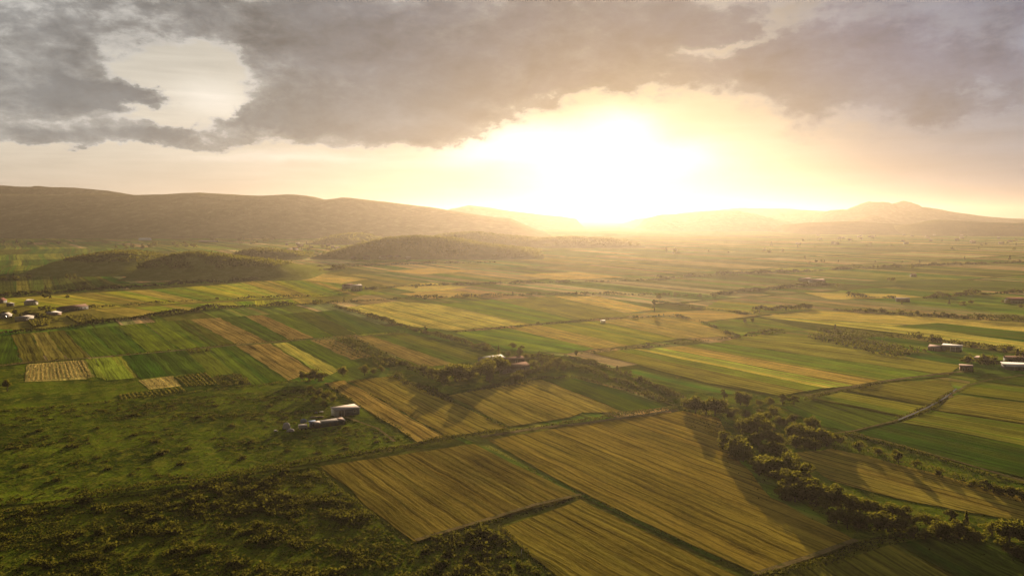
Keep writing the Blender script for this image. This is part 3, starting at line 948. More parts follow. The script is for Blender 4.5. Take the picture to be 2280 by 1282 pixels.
TB = 'trees of the curving belt'
clump([(1532, 912, 34), (1548, 922, 42), (1572, 925, 46), (1592, 926, 42), (1604, 920, 32), (1620, 930, 26)], 'at the far tip of the big stubble field', TB, ['bushy', 'round', 'bushy', 'broad', 'bushy', 'bushy'])
clump([(1613, 895, 30), (1648, 902, 36), (1663, 906, 36), (1690, 904, 20), (1714, 904, 24), (1742, 902, 26), (1768, 903, 24)], 'in the row above the green wedge plot', TB, ['thin', 'round', 'round', 'bushy', 'bushy', 'willow', 'willow'])
clump([(1632, 925, 26), (1660, 930, 22), (1722, 927, 28), (1707, 937, 24), (1690, 925, 18)], 'behind the dirt clearing', TB, ['bushy', 'bushy', 'willow', 'bushy', 'bushy'])
clump([(1652, 964, 38), (1672, 968, 46), (1686, 970, 50), (1702, 966, 40), (1735, 946, 24), (1752, 947, 22), (1765, 944, 26), (1805, 952, 30), (1815, 955, 26)], 'around the pale dirt clearing', TB, ['bushy', 'round', 'broad', 'bushy', 'bushy', 'bushy', 'round', 'bushy', 'bushy'])
clump([(1612, 988, 34), (1616, 1002, 36), (1635, 1010, 44), (1644, 1022, 50), (1655, 1028, 36), (1664, 1024, 28)], 'jutting into the big stubble field', TB, ['round', 'bushy', 'round', 'bushy', 'bushy', 'bushy'])
clump([(1674, 992, 30), (1690, 994, 36), (1710, 988, 34), (1730, 988, 30), (1700, 1008, 26), (1722, 1004, 24)], 'in the thicket below the clearing', TB, ['bushy', 'round', 'bushy', 'broad', 'bushy', 'bushy'])
clump([(1758, 976, 34), (1776, 978, 38), (1798, 986, 40), (1822, 990, 42), (1840, 994, 42), (1772, 998, 34), (1792, 1002, 32), (1815, 1005, 30), (1856, 985, 26), (1872, 988, 24)], 'at the far end of the crescent field', TB, ['round', 'bushy', 'broad', 'round', 'bushy', 'bushy', 'round', 'bushy', 'willow', 'bushy'])
clump([(1728, 1018, 40), (1748, 1026, 34), (1696, 1046, 46), (1690, 1058, 44), (1716, 1060, 50), (1736, 1062, 58), (1756, 1058, 50), (1736, 1086, 48), (1758, 1096, 52), (1782, 1082, 58)], 'where the belt bends round the crescent', TB, ['round', 'bushy', 'bushy', 'round', 'bushy', 'round', 'bushy', 'broad', 'round', 'round'])
clump([(1748, 1112, 46), (1770, 1118, 48), (1796, 1112, 54), (1818, 1126, 56), (1842, 1132, 58), (1866, 1137, 58), (1888, 1142, 50), (1912, 1146, 46)], 'at the belt middle, back row', TB, ['bushy', 'bushy', 'round', 'round', 'bushy', 'broad', 'round', 'bushy'])
clump([(1936, 1150, 46), (1958, 1155, 44), (1982, 1160, 44), (2006, 1162, 42), (2036, 1168, 28), (2058, 1166, 30), (2085, 1172, 30), (2118, 1168, 34), (2150, 1184, 44)], 'along the near side of the crescent field', TB, ['round', 'bushy', 'round', 'round', 'willow', 'bushy', 'bushy', 'willow', 'cone'])
clump([(1862, 1166, 44), (1886, 1176, 40), (1908, 1172, 42), (1930, 1178, 44), (1954, 1180, 50), (1976, 1184, 48), (1998, 1182, 44), (2016, 1182, 38)], 'in the front row of the belt', TB, ['bushy', 'round', 'bushy', 'bushy', 'round', 'bushy', 'bushy', 'bushy'])
clump([(2034, 1198, 34), (2060, 1202, 34), (2088, 1198, 44), (2110, 1203, 46), (2134, 1202, 46), (2156, 1204, 42), (2180, 1208, 32)], 'above the dark green field', TB, ['willow', 'bushy', 'round', 'bushy', 'round', 'bushy', 'bushy'])
clump([(2208, 1194, 42), (2230, 1203, 48), (2248, 1208, 52), (2268, 1206, 56), (2286, 1218, 50), (2238, 1228, 36), (2264, 1242, 36), (2290, 1255, 40)], 'where the belt leaves the picture', TB, ['bushy', 'round', 'bushy', 'broad', 'round', 'bushy', 'bushy', 'bushy'])
clump([(1912, 1003, 26), (1955, 1012, 22), (2000, 1033, 34), (2040, 1040, 20), (2090, 1060, 22)], 'in the strip above the crescent field', TB, ['bushy', 'bushy', 'round', 'bushy', 'bushy'])
clump([(2168, 1086, 24), (2190, 1094, 28), (2212, 1100, 30), (2232, 1104, 30), (2252, 1108, 32), (2274, 1116, 34), (2292, 1118, 34)], 'along the far edge of the crescent field', TB, ['bushy', 'willow', 'bushy', 'bushy', 'round', 'bushy', 'bushy'])
# round the farm in the middle
TF = 'trees round the farm in the middle'
clump([(988, 848, 40), (1000, 840, 34), (1014, 850, 46), (1026, 846, 50), (962, 840, 24), (945, 828, 20)], 'in the group left of the barn', TF, ['bushy', 'round', 'bushy', 'tall', 'bushy', 'bushy'])
clump([(1056, 838, 34), (1070, 836, 40), (1084, 848, 44), (1102, 832, 46), (1116, 828, 42), (1090, 852, 28), (1044, 846, 22)], 'in front of the white-roofed barn', TF, ['round', 'bushy', 'round', 'broad', 'round', 'bushy', 'bushy'])
clump([(1110, 790, 20), (1132, 796, 16), (1142, 776, 16), (1157, 800, 32), (1172, 800, 16), (1052, 776, 14), (1084, 782, 16)], 'behind the white-roofed barn', TF, ['bushy', 'bushy', 'cone', 'round', 'bushy', 'thin', 'bushy'])
clump([(1188, 820, 22), (1206, 818, 20), (1222, 822, 22), (1242, 818, 24), (1256, 826, 20), (1150, 846, 20)], 'right of the long brown-roofed house', TF, ['bushy', 'bushy', 'willow', 'bushy', 'willow', 'round'])
TS = 'trees near the meadow hut'
clump([(674, 846, 24), (688, 848, 26), (702, 848, 30), (716, 848, 26)], 'at the corner of the yellow strip', TS, ['round', 'bushy', 'round', 'bushy'])
clump([(764, 838, 24), (812, 836, 26), (832, 832, 16), (850, 828, 16)], 'on the track below the small orchard', TS, ['round', 'round', 'bushy', 'bushy'])
clump([(692, 880, 22), (712, 884, 24), (728, 890, 24), (742, 896, 20), (700, 896, 16), (720, 902, 14)], 'on the grass above the hut', TS, ['willow', 'bushy', 'willow', 'bushy', 'bushy', 'bushy'])
tree(948, 742, 16, 'thin', 'crooked lone tree where two hedges meet beyond the olive strip')
tree(924, 738, 12, 'bushy', 'low dark bush-like tree at the corner of the hedge crossing')
tree(1283, 792, 14, 'round', 'small round tree alone at the tip of the big striped plot')
tree(1457, 694, 26, 'thin', 'thin leaning tree at the end of the pale straw strip')
tree(1468, 668, 14, 'round', 'small round tree on the long hedge above the pale straw strip')
tree(1658, 718, 10, 'round', 'left of the two small round trees on the tan plot')
tree(1675, 718, 11, 'round', 'right of the two small round trees on the tan plot')
tree(1800, 688, 16, 'bushy', 'dark tree at the end of the clipped hedge in the right plain')
tree(16, 872, 26, 'tall', 'narrow dark tree at the left end of the meadow')
tree(1007, 1222, 34, 'cone', 'small pointed dark tree in the scrub below the dark stubble field', widen=.9)

# ------------------------------------------------------------------ hedges and scrub lines


def poly_pts(pts, step):
    W_ = [np.array(at(*p)) for p in pts]
    out = []
    for i in range(len(W_) - 1):
        L = np.linalg.norm(W_[i + 1] - W_[i])
        k = max(1, int(L / step))
        out += [W_[i] + (W_[i + 1] - W_[i]) * j / k for j in range(k)]
    return np.array(out + [W_[-1]])


def hedge(pts, w, h, label, name='hedge', cat='hedge', dens=1.0, gap=.25, mat=None, seed=0, group=None, wob=None, ragged=1.0):
    r = np.random.default_rng(1000 + seed + int(pts[0][0]))
    P = poly_pts(pts, max(.8, w * .4))
    n = len(P)
    T = np.gradient(P, axis=0); T /= np.linalg.norm(T, axis=1)[:, None] + 1e-9
    Nn = np.stack([-T[:, 1], T[:, 0]], 1)
    s = np.concatenate([[0], np.cumsum(np.linalg.norm(np.diff(P, axis=0), axis=1))])
    d = float(np.hypot(P[:, 0], P[:, 1]).mean())
    size = max(.42, .0019 * d)
    wob = w * .5 if wob is None else wob
    P = P + Nn * ((fbm(s / 18, s * 0, int(seed) + 3, 3) - .5) * 2 * wob)[:, None]
    env = fbm(s / (9 + w), s * 0 + seed, 40 + int(seed), 4, .6)
    env = np.clip((env - gap) / (.62 - gap), .06, 1.35) ** ragged
    per = dens * 5.0 * w * h / (size * size) * (s[-1] / n) / 4
    C = []
    cnt = r.poisson(per * np.clip(env, .2, 1.3))
    cnt = np.clip(cnt, 4 if ragged < .5 else 0, 60)
    idx = np.repeat(np.arange(n), cnt)
    k = len(idx)
    lat = np.clip(r.normal(size=k) * .28, -.5, .5)
    along = (r.random(k) - .5) * (s[-1] / n)
    z = h * env[idx] * np.sqrt(np.clip(1 - (lat * 1.9) ** 2, .05, 1)) * (.25 + .75 * r.random(k) ** .6)
    xy = P[idx] + Nn[idx] * (lat * w * (.6 + .4 * env[idx]))[:, None] + T[idx] * along[:, None]
    V, F = leaf_quads(np.column_stack([xy, np.maximum(z, size * .25)]), size, r)
    c = V.reshape(-1, 3).mean(0) * np.array([1, 1, 0])
    o = link(name, mesh_from(name, V - c, F, mat or M_shrub), None, tuple(c))
    return tag(o, label, cat, group)


hedge([(-180, 1180), (0, 1142), (110, 1124), (230, 1104), (340, 1086), (460, 1071), (560, 1054), (640, 1039), (740, 1021), (870, 1000), (960, 984), (1064, 968)], 3.6, 1.9,
      'long low overgrown bank between the rough meadow and the scrub', seed=1, dens=1.3, gap=.1)
hedge([(-180, 1163), (0, 1124), (110, 1108), (230, 1090), (340, 1074), (460, 1059), (560, 1043), (640, 1029)], 2.0, .9,
      'thin far lip of the grassy bank beside the rough meadow', seed=21, dens=.9, gap=.2)
hedge([(1066, 968), (1130, 960), (1250, 945), (1330, 935), (1440, 920), (1505, 910)], 3.0, 1.7, 'low hedge along the far edge of the big stubble field', seed=2, dens=1.2, gap=.15)
hedge([(-120, 934), (0, 917), (150, 904), (300, 889), (460, 871), (640, 852), (700, 846)], 2.6, 1.0, 'dark ditch edge along the top of the rough meadow', seed=3, dens=1.0, gap=.15)
hedge([(-60, 816), (0, 812), (200, 796), (320, 786), (470, 772), (530, 766), (620, 759), (740, 751), (905, 739)], 1.8, .9, 'thin hedge between the upper and lower rows of left plots', seed=4, gap=.2)
hedge([(-60, 747), (0, 742), (60, 738), (150, 728), (260, 715), (370, 701), (470, 688), (560, 682), (700, 677)], 7.5, 3.4, 'thick dark hedge above the left block of strips', seed=5, dens=.9, gap=.15)
hedge([(700, 677), (760, 674), (900, 664), (1080, 661), (1250, 654), (1450, 657), (1600, 662)], 6.0, 2.6, 'long hedge running across the middle of the plain', seed=6, dens=.8, gap=.3)
hedge([(200, 687), (280, 679), (400, 672), (560, 664), (700, 659), (770, 654)], 5.0, 1.8, 'broken hedge in the yellow meadow left of the white house', seed=7, dens=.7, gap=.32)
hedge([(-30, 664), (90, 655), (270, 642), (420, 632), (560, 625), (640, 615), (700, 605), (770, 598)], 9.0, 4.0, 'dark curving hedge below the two grassy hills', seed=8, dens=.7, gap=.18)
hedge([(745, 682), (820, 703), (900, 728), (950, 742)], 5.0, 2.2, 'slanting hedge on the left edge of the straw-striped plot', seed=9, gap=.15)
hedge([(950, 742), (1010, 757), (1080, 775), (1150, 792), (1240, 800)], 6.0, 2.4, 'ragged hedge running down from the crossing to the farm', seed=10, gap=.22)
hedge([(1262, 793), (1340, 815), (1400, 838), (1460, 862), (1520, 890)], 5.0, 2.0, 'ragged ditch growth below the big striped plot', seed=11, gap=.25)
hedge([(1190, 798), (1260, 812), (1340, 838), (1420, 866), (1490, 894)], 6.0, 2.2, 'rough scrub bank on the near side of the ditch', seed=12, gap=.25)
hedge([(1010, 740), (1090, 733), (1180, 725), (1310, 714), (1500, 704)], 2.6, 1.1, 'thin straight hedge between the middle blocks of plots', seed=13, gap=.3)
hedge([(1295, 788), (1430, 774), (1520, 764), (1650, 751), (1750, 741)], 2.2, 1.2, 'thin hedge along the far end of the big striped plot', seed=14, gap=.35)
hedge([(1790, 890), (1850, 876), (1900, 869), (1965, 853)], 2.6, 1.5, 'dark hedge beside the yellow strips on the right', seed=15, gap=.2)
hedge([(1000, 880), (1060, 872), (1140, 858), (1200, 845), (1280, 841)], 3.0, 1.8, 'hedge between the farm and the shadowed stubble', seed=16, gap=.15)
hedge([(1280, 841), (1340, 857), (1400, 871), (1496, 903)], 2.8, 1.6, 'hedge along the far side of the small dark green plot', seed=17, gap=.15)
hedge([(872, 836), (920, 856), (965, 876), (1000, 892)], 6.5, 2.6, 'shrubby thicket between the small orchard and the stubble', seed=18, gap=.12)
hedge([(1000, 893), (1060, 921), (1132, 955)], 1.8, .9, 'narrow dark strip of weeds dividing the two stubble plots', seed=19, gap=.15)
hedge([(860, 800), (905, 815), (960, 838), (1000, 858)], 6.0, 2.6, 'shrub line along the end of the tan strip', seed=20, gap=.2)
hedge([(1155, 838), (1190, 832), (1225, 826), (1245, 822)], 3.5, 5.0, 'tall pale reed hedge in front of the long brown-roofed house', name='reed_hedge', seed=22, dens=1.4, gap=.05, mat=M_grass)
hedge([(1080, 866), (1130, 852), (1160, 842)], 5.0, 2.2, 'low shrubs under the trees by the barn', seed=23)
hedge([(770, 852), (880, 905), (992, 974)], 1.5, .5, 'weedy furrow between the tan strip and the olive stubble', seed=24, gap=.2)
hedge([(724, 858), (800, 905), (870, 945), (930, 985)], 2.2, .9, 'grassy edge between the hut meadow and the tan strip', seed=25, gap=.25)
hedge([(1070, 985), (1140, 1022), (1220, 1066), (1310, 1108), (1440, 1168), (1560, 1226), (1690, 1288)], 1.8, .35, 'green grassy track edge down the big stubble field', name='grass_strip', cat='grass strip', seed=26, gap=.1, mat=M_grass)
hedge([(705, 1040), (770, 1100), (840, 1155), (912, 1210)], 2.0, .8, 'weedy near edge of the dark stubble field', seed=27, gap=.2)
hedge([(915, 1214), (1000, 1192), (1090, 1166), (1200, 1133), (1300, 1102)], 2.4, .9, 'dark grassy ditch below the dark stubble field', seed=28, gap=.1, dens=1.2)
hedge([(1110, 1178), (1180, 1240), (1260, 1310)], 2.2, .8, 'bushy left edge of the bottom stubble field', seed=29, gap=.15)
hedge([(1700, 1290), (1800, 1255), (1900, 1222), (1990, 1200), (2030, 1194)], 4.5, 1.3, 'dark overgrown ditch at the near corner of the big stubble field', seed=30, gap=.15, dens=1.2)
hedge([(1895, 995), (1960, 1014), (2040, 1042), (2120, 1070), (2180, 1086), (2300, 1120)], 9.0, 2.6, 'shadowed scrub strip along the far side of the crescent field', seed=31, gap=.15, dens=.9)
hedge([(1880, 968), (1950, 982), (2050, 1010), (2150, 1040), (2300, 1085)], 3.0, 1.3, 'low hedge below the dark green field on the right', seed=32, gap=.2)
hedge([(1830, 736), (1900, 746), (1960, 749), (2050, 756), (2150, 768), (2290, 794)], 12.0, 4.2, 'thick shrubby hedge behind the white open shed', seed=33, gap=.2)
hedge([(1680, 692), (1760, 689), (1800, 688)], 8.0, 4.0, 'straight clipped hedge in the right plain', seed=34, gap=.05)
hedge([(1860, 690), (1960, 696), (2050, 702), (2160, 710), (2290, 716)], 9.0, 3.6, 'dark scrub line above the golden strips on the right', seed=35, gap=.28)
hedge([(1590, 656), (1650, 650), (1720, 643), (1800, 637), (1866, 633)], 9.0, 4.0, 'hedge leading to the pale farm on the right plain', seed=36, gap=.2)
hedge([(1890, 660), (1930, 662), (1990, 664)], 10.0, 4.0, 'pair of dark shrub mounds beside the tan plot on the right plain', seed=37, gap=.35)
hedge([(2060, 664), (2120, 660), (2180, 655), (2290, 652)], 10.0, 5.0, 'dark shrub line in the far right plain', seed=38, gap=.3)
hedge([(1470, 620), (1600, 612), (1760, 606), (1900, 598), (2100, 590), (2290, 584)], 10.0, 3.6, 'faint long hedge across the right plain', seed=39, gap=.3)
hedge([(640, 600), (800, 592), (960, 587), (1100, 584)], 9.0, 3.0, 'faint hedge at the foot of the wooded hill', seed=40, gap=.35)
hedge([(770, 648), (900, 638), (1080, 632), (1300, 628), (1500, 622)], 8.0, 2.6, 'faint hedge across the golden middle of the plain', seed=41, gap=.35)
hedge([(1500, 704), (1560, 716), (1640, 750)], 5.0, 1.5, 'scrubby line right of the tan plot', seed=42, gap=.35)
hedge([(1640, 750), (1700, 738), (1740, 735)], 5.0, 2.4, 'scattered shrubs at the end of the striped plots', seed=43, gap=.3)
hedge([(1470, 672), (1520, 680), (1580, 690), (1680, 700)], 12.0, 3.5, 'shrubby tangle beyond the pale straw strip', seed=44, gap=.35)
hedge([(2125, 868), (2105, 890), (2065, 914), (2020, 932), (1990, 942)], 2.6, .9, 'grassy near bank of the small stream', seed=45, gap=.2)
hedge([(2112, 876), (2080, 900), (2040, 918), (2000, 930)], 2.6, 1.2, 'dark far bank of the small stream', seed=46, gap=.15)
hedge([(0, 700), (60, 704), (110, 708), (130, 716)], 7.0, 3.0, 'garden shrubs between the white farm buildings on the left', seed=47, gap=.25)
hedge([(90, 690), (140, 686), (210, 682)], 6.0, 2.6, 'dark shrubs round the long barn on the left', seed=48, gap=.25)
hedge([(2150, 806), (2200, 812), (2290, 806)], 8.0, 3.4, 'garden shrubs between the sheds on the right', seed=49, gap=.2)

hedge([(1540, 928), (1610, 935), (1640, 1000), (1690, 1000), (1720, 1050), (1760, 1105), (1850, 1140), (1950, 1165), (2040, 1180), (2150, 1200), (2300, 1235)], 22.0, 3.2,
      'dense undergrowth beneath the curving tree belt', name='undergrowth', cat='undergrowth', seed=50, gap=.15, dens=.8)
hedge([(1660, 965), (1740, 975), (1800, 985), (1870, 992)], 20.0, 3.0, 'undergrowth of the thicket beside the dirt clearing', name='undergrowth', cat='undergrowth', seed=51, gap=.25, dens=.8)

# ------------------------------------------------------------------ tracks, stream


def ribbon(name, pts, w, mat, z):
    P = poly_pts(pts, 6.0)
    T = np.gradient(P, axis=0); T /= np.linalg.norm(T, axis=1)[:, None] + 1e-9
    Nn = np.stack([-T[:, 1], T[:, 0]], 1)
    s = np.arange(len(P)) * .7
    j = (fbm(s, s * 0, 3, 3) - .5) * w * .5
    ww = w * (.8 + .5 * fbm(s, s * 0 + 5, 9, 3))
    A, B = P + Nn * (j - ww / 2)[:, None], P + Nn * (j + ww / 2)[:, None]
    n = len(P)
    V = np.concatenate([np.column_stack([A, np.full(n, z)]), np.column_stack([B, np.full(n, z)])])
    F = np.array([(i, i + 1, n + i + 1, n + i) for i in range(n - 1)])[:, ::-1]
    return tag(link(name, mesh_from(name, V, F, mat)), kind='structure')


ribbon('track', [(925, 1206), (1000, 1184), (1100, 1155), (1200, 1124), (1292, 1104)], 1.4, M_dirt, .62)
ribbon('track', [(1680, 1282), (1800, 1243), (1905, 1205)], 1.5, M_dirt, .63)
ribbon('track', [(-60, 822), (60, 809), (200, 798), (320, 789), (470, 775), (620, 762), (740, 754), (900, 743)], 2.2, M_dirt, .60)
ribbon('track', [(1070, 975), (1180, 958), (1300, 944), (1440, 926), (1510, 914)], 2.4, M_dirt, .61)
ribbon('path', [(1715, 960), (1708, 950), (1700, 938), (1694, 930)], 3.4, M_dirt, .64)
ribbon('path', [(1850, 968), (1900, 962), (1990, 940), (2060, 912), (2110, 885), (2150, 862), (2200, 848), (2290, 836)], .9, M_dirt, .65)
ribbon('path', [(1895, 968), (1960, 982), (2040, 1004), (2150, 1036), (2300, 1080)], .8, M_dirt, .66)
ribbon('track', [(1795, 884), (1870, 868), (1950, 853), (2080, 836), (2170, 826)], 2.6, M_dirt, .67)
ribbon('track', [(1010, 738), (1180, 724), (1310, 713), (1500, 703)], 2.0, M_dirt, .68)
ribbon('path', [(770, 930), (840, 955), (880, 985)], 1.0, M_dirt, .5)
m, N = new_mat('stream_water')
nz = N.noise(N.n('ShaderNodeNewGeometry').outputs['Position'], 1.4, 3)[0]
bp = N.n('ShaderNodeBump', {'Strength': .12, 'Distance': .2, 'Height': nz}).outputs[0]
N.n('ShaderNodeOutputMaterial', {0: N.n('ShaderNodeBsdfPrincipled', {'Base Color': (.02, .022, .012, 1), 'Roughness': .35, 'Specular IOR Level': .25, 'Normal': bp}).outputs[0]})
ribbon('stream', [(2130, 868), (2108, 886), (2066, 910), (2030, 926), (2000, 938)], .6, m, .70)

M_tuft = mat_leaf('grass_tuft', (.045, .06, .008), (.085, .09, .012), .2, (.08, .075, .008))
# ------------------------------------------------------------------ rough ground: scrub, meadow bushes, grass


def sample_poly(poly, n, r):
    P = np.array([at(*p) for p in poly])
    lo, hi = P.min(0), P.max(0)
    q = lo + (hi - lo) * r.random((n, 2))
    return q[inside([tuple(p) for p in P], q[:, 0], q[:, 1])]


def bush_pts(x, y, rad, h, r, size):
    n = int(np.clip(9.0 * rad * rad / (size * size), 10, 170))
    p = sphere_pts(n, r)
    p[:, 2] = np.abs(p[:, 2])
    sh = .6 + .45 * r.random(n)[:, None]
    lump = 1 + .35 * np.sin(3 * np.arctan2(p[:, 1], p[:, 0]) + x)[:, None]
    q = p * sh * lump * np.array([rad, rad, h])
    q[:, 0] += x; q[:, 1] += y
    q[:, 2] = np.maximum(q[:, 2], .08)
    return q


r = np.random.default_rng(21)
SCR = [(-120, 1168), (0, 1146), (230, 1112), (460, 1078), (690, 1044), (900, 1212), (1092, 1180), (1252, 1320), (1240, 1420), (-160, 1420)]
pts = sample_poly(SCR, 9000, r)
dens = fbm(pts[:, 0] / 11, pts[:, 1] / 7, 5, 4, .6)
pts = pts[(dens > .48) & (r.random(len(pts)) < (dens - .45) * 5.5)]
parts = []
for (x, y) in pts:
    rad = r.uniform(.35, 1.0) ** 1.5 * 1.7
    parts.append(bush_pts(x, y, rad, rad * r.uniform(.55, .95), r, .42))
small = sample_poly(SCR, 26000, r)
ds = fbm(small[:, 0] / 6, small[:, 1] / 4, 55, 3, .6)
small = small[ds > .46]
for (x, y) in small:
    rad = r.uniform(.18, .5)
    q = sphere_pts(6, r); q[:, 2] = np.abs(q[:, 2])
    parts.append(q * np.array([rad * 1.3, rad * 1.3, rad]) + np.array([x, y, .1]))
V, F = leaf_quads(np.concatenate(parts), .40, r)
tag(link('scrub', mesh_from('scrub', V, F, M_shrub)), 'dense low scrub covering the rough ground below the bank', None, None, 'stuff')
print('scrub', len(pts), len(F))

MEA = [(-150, 1150), (-150, 915), (150, 905), (640, 868), (720, 870), (800, 935), (930, 985), (700, 1020), (460, 1058), (230, 1092)]
pts = sample_poly(MEA, 14000, r)
dens = fbm(pts[:, 0] / 16, pts[:, 1] / 9, 15, 4, .6)
pts = pts[(dens > .50) & (r.random(len(pts)) < (dens - .46) * 2.4)]
parts = []
for (x, y) in pts:
    rad = r.uniform(.35, 1.0)
    parts.append(bush_pts(x, y, rad * 1.2, rad * .55, r, .5))
V, F = leaf_quads(np.concatenate(parts), .5, r)
tag(link('weeds', mesh_from('weeds', V, F, M_shrub)), 'low dark weeds dotted over the rough meadow', None, None, 'stuff')
print('weeds', len(pts), len(F))

def tufts(polys, n, size, h, mat, name, label, seed):
    r = np.random.default_rng(seed)
    P = np.concatenate([sample_poly(p, n, r) for p in polys])
    k = len(P)
    a = r.random(k) * 3.14
    s = size * (.5 + r.random(k))
    hh = h * (.4 + r.random(k))
    dx, dy = np.cos(a) * s * .5, np.sin(a) * s * .5
    lx, ly = r.normal(size=k) * hh * .4, r.normal(size=k) * hh * .4
    V = np.stack([np.column_stack([P[:, 0] - dx, P[:, 1] - dy, np.zeros(k)]), np.column_stack([P[:, 0] + dx, P[:, 1] + dy, np.zeros(k)]),
                  np.column_stack([P[:, 0] + dx * .5 + lx, P[:, 1] + dy * .5 + ly, hh]), np.column_stack([P[:, 0] - dx * .5 + lx, P[:, 1] - dy * .5 + ly, hh])], 1).reshape(-1, 3)
    V[:, 2] += .25
    tag(link(name, mesh_from(name, V, np.arange(4 * k).reshape(k, 4), mat)), label, None, None, 'stuff')


tufts([MEA, SCR], 16000, .6, .16, M_tuft, 'grass', 'short sunlit grass of the rough meadow and the scrub', 31)

# bushes one can pick out: rows in the orchards, big bushes in the scrub
BUSH = []
for i in range(6):
    rb_ = np.random.default_rng(60 + i)
    q = np.concatenate([bush_pts(0, 0, 1.0, 1.1, rb_, .34), bush_pts(.7, .3, .7, .8, rb_, .34), bush_pts(-.6, .4, .6, .7, rb_, .34)])
    V, F = leaf_quads(q, .40, rb_)
    BUSH.append(mesh_from('bush', V, F, M_shrub))
BUSHF = []
for i in range(4):
    rb_ = np.random.default_rng(80 + i)
    V, F = leaf_quads(bush_pts(0, 0, 1.0, 1.3, rb_, .7), .85, rb_)
    BUSHF.append(mesh_from('bush', V, F, M_shrub))


def bush(px, py, rad, label, group, name='bush', cat='bush', far=False, hs=1.0):
    x, y = at(px, py)
    o = link(name, trs.choice(BUSHF if far else BUSH), None, (x, y, .2), trs.random() * 6.28, (rad, rad, rad * hs))
    return tag(o, label, cat, group)


def rows(c00, c10, c11, c01, na, nb, rad, label, group, name, cat, jit=.15, far=True, miss=.08):
    """na rows of nb bushes inside a quad of photo pixels"""
    A, B, C_, D = [np.array(at(*p)) for p in (c00, c10, c11, c01)]
    for i in range(na):
        for j in range(nb):
            if trs.random() < miss: continue
            s, t = (i + .5 + trs.uniform(-jit, jit)) / na, (j + .5 + trs.uniform(-jit, jit)) / nb
            p = (A * (1 - s) + B * s) * (1 - t) + (D * (1 - s) + C_ * s) * t
            o = link(name, trs.choice(BUSHF if far else BUSH), None, (p[0], p[1], .2), trs.random() * 6.28, (rad * trs.uniform(.8, 1.2),) * 2 + (rad * trs.uniform(.8, 1.3),))
            tag(o, label, cat, group)


rows((748, 756), (788, 753), (908, 812), (842, 822), 4, 17, 1.2, 'small orchard bush in the rows left of the tan strip', 'bushes of the small orchard', 'orchard_bush', 'orchard bush')
rows((1790, 752), (1850, 744), (2070, 782), (1990, 800), 5, 20, 1.5, 'young orchard bush in the rows in front of the white open shed', 'bushes of the right orchard', 'orchard_bush', 'orchard bush')
rows((690, 759), (744, 756), (828, 794), (784, 801), 4, 9, .7, 'low brown bush in the bare plot beside the small orchard', 'bushes of the brown plot', 'low_bush', 'low bush')
rows((412, 781), (470, 778), (470, 783), (420, 788), 3, 5, 1.0, 'low dark bush at the top of the narrow green plot', 'bushes of the narrow plot', 'low_bush', 'low bush')
rows((474, 840), (537, 833), (566, 856), (498, 862), 5, 6, .9, 'dark bush in the small plot beside the striped garden', 'bushes of the small plot', 'low_bush', 'low bush')


def row_lines(c00, c10, c11, c01, n, w, h, mat, label, group, name, cat, seed):
    """n straight rows between the edges c00-c10 (far) and c01-c11 (near)"""
    for i in range(n):
        t = (i + .5) / n
        p = tuple(np.array(c00) * (1 - t) + np.array(c10) * t)
        q = tuple(np.array(c01) * (1 - t) + np.array(c11) * t)
        hedge([p, q], w, h, label, name, cat, 2.2, -1.0, mat, seed + i, group, wob=.1, ragged=.2)


row_lines((62, 716), (114, 711), (109, 724), (73, 730), 8, 1.6, 1.5, M_grass, 'sunlit vine row in the plot below the white wall', 'vine rows of the smaller plot', 'vine_row', 'vine row', 100)
row_lines((146, 705), (204, 702), (227, 717), (172, 721), 8, 1.8, 1.5, M_grass, 'sunlit vine row in the plot below the long barn', 'vine rows of the larger plot', 'vine_row', 'vine row', 120)
row_lines((390, 842), (460, 830), (490, 857), (412, 862), 8, 1.3, .8, M_grass, 'bright crop row in the garden plot beside the pale rows', 'crop rows of the garden plot', 'crop_row', 'crop row', 140)
row_lines((262, 881), (405, 863), (416, 872), (266, 890), 15, 1.2, .7, M_grass, 'short crop row along the bottom of the left plots', 'short crop rows', 'crop_row', 'crop row', 160)
row_lines((66, 813), (186, 803), (206, 838), (60, 849), 15, .9, .35, M_straw, 'swath of cut straw in the pale plot at the left', 'straw swaths of the larger pale plot', 'straw_swath', 'straw swath', 180)
row_lines((312, 849), (384, 839), (402, 858), (333, 866), 11, .8, .3, M_straw, 'swath of cut straw in the small pale plot', 'straw swaths of the smaller pale plot', 'straw_swath', 'straw swath', 200)

BS = 'larger bushes in the scrub'
pl = sample_poly(SCR, 900, np.random.default_rng(5))
dn = fbm(pl[:, 0] / 11, pl[:, 1] / 7, 5, 4, .6)
pl = pl[dn > .5][:75]
for (x, y) in pl:
    o = link('bush', trs.choice(BUSH), None, (x, y, 0), trs.random() * 6.28, (trs.uniform(1.2, 2.2),) * 2 + (trs.uniform(1.2, 2.0),))
    tag(o, 'larger dark bush standing out of the scrub below the bank', 'bush', BS)
BE = 'bushes below the dark stubble field'
for (px, py) in [(960, 1200), (985, 1204), (1012, 1196), (1040, 1190), (1072, 1186), (1088, 1200), (1030, 1215), (1060, 1222), (1005, 1240), (1040, 1250), (1085, 1236), (1120, 1240),
                 (950, 1232), (975, 1262), (1020, 1272), (1075, 1270), (1130, 1268), (1160, 1262)]:
    bush(px + trs.uniform(-6, 6), py, trs.uniform(.9, 1.5), 'rounded bush between the dark stubble field and the bottom edge', BE)
BM = 'bushes dotted over the rough meadow'
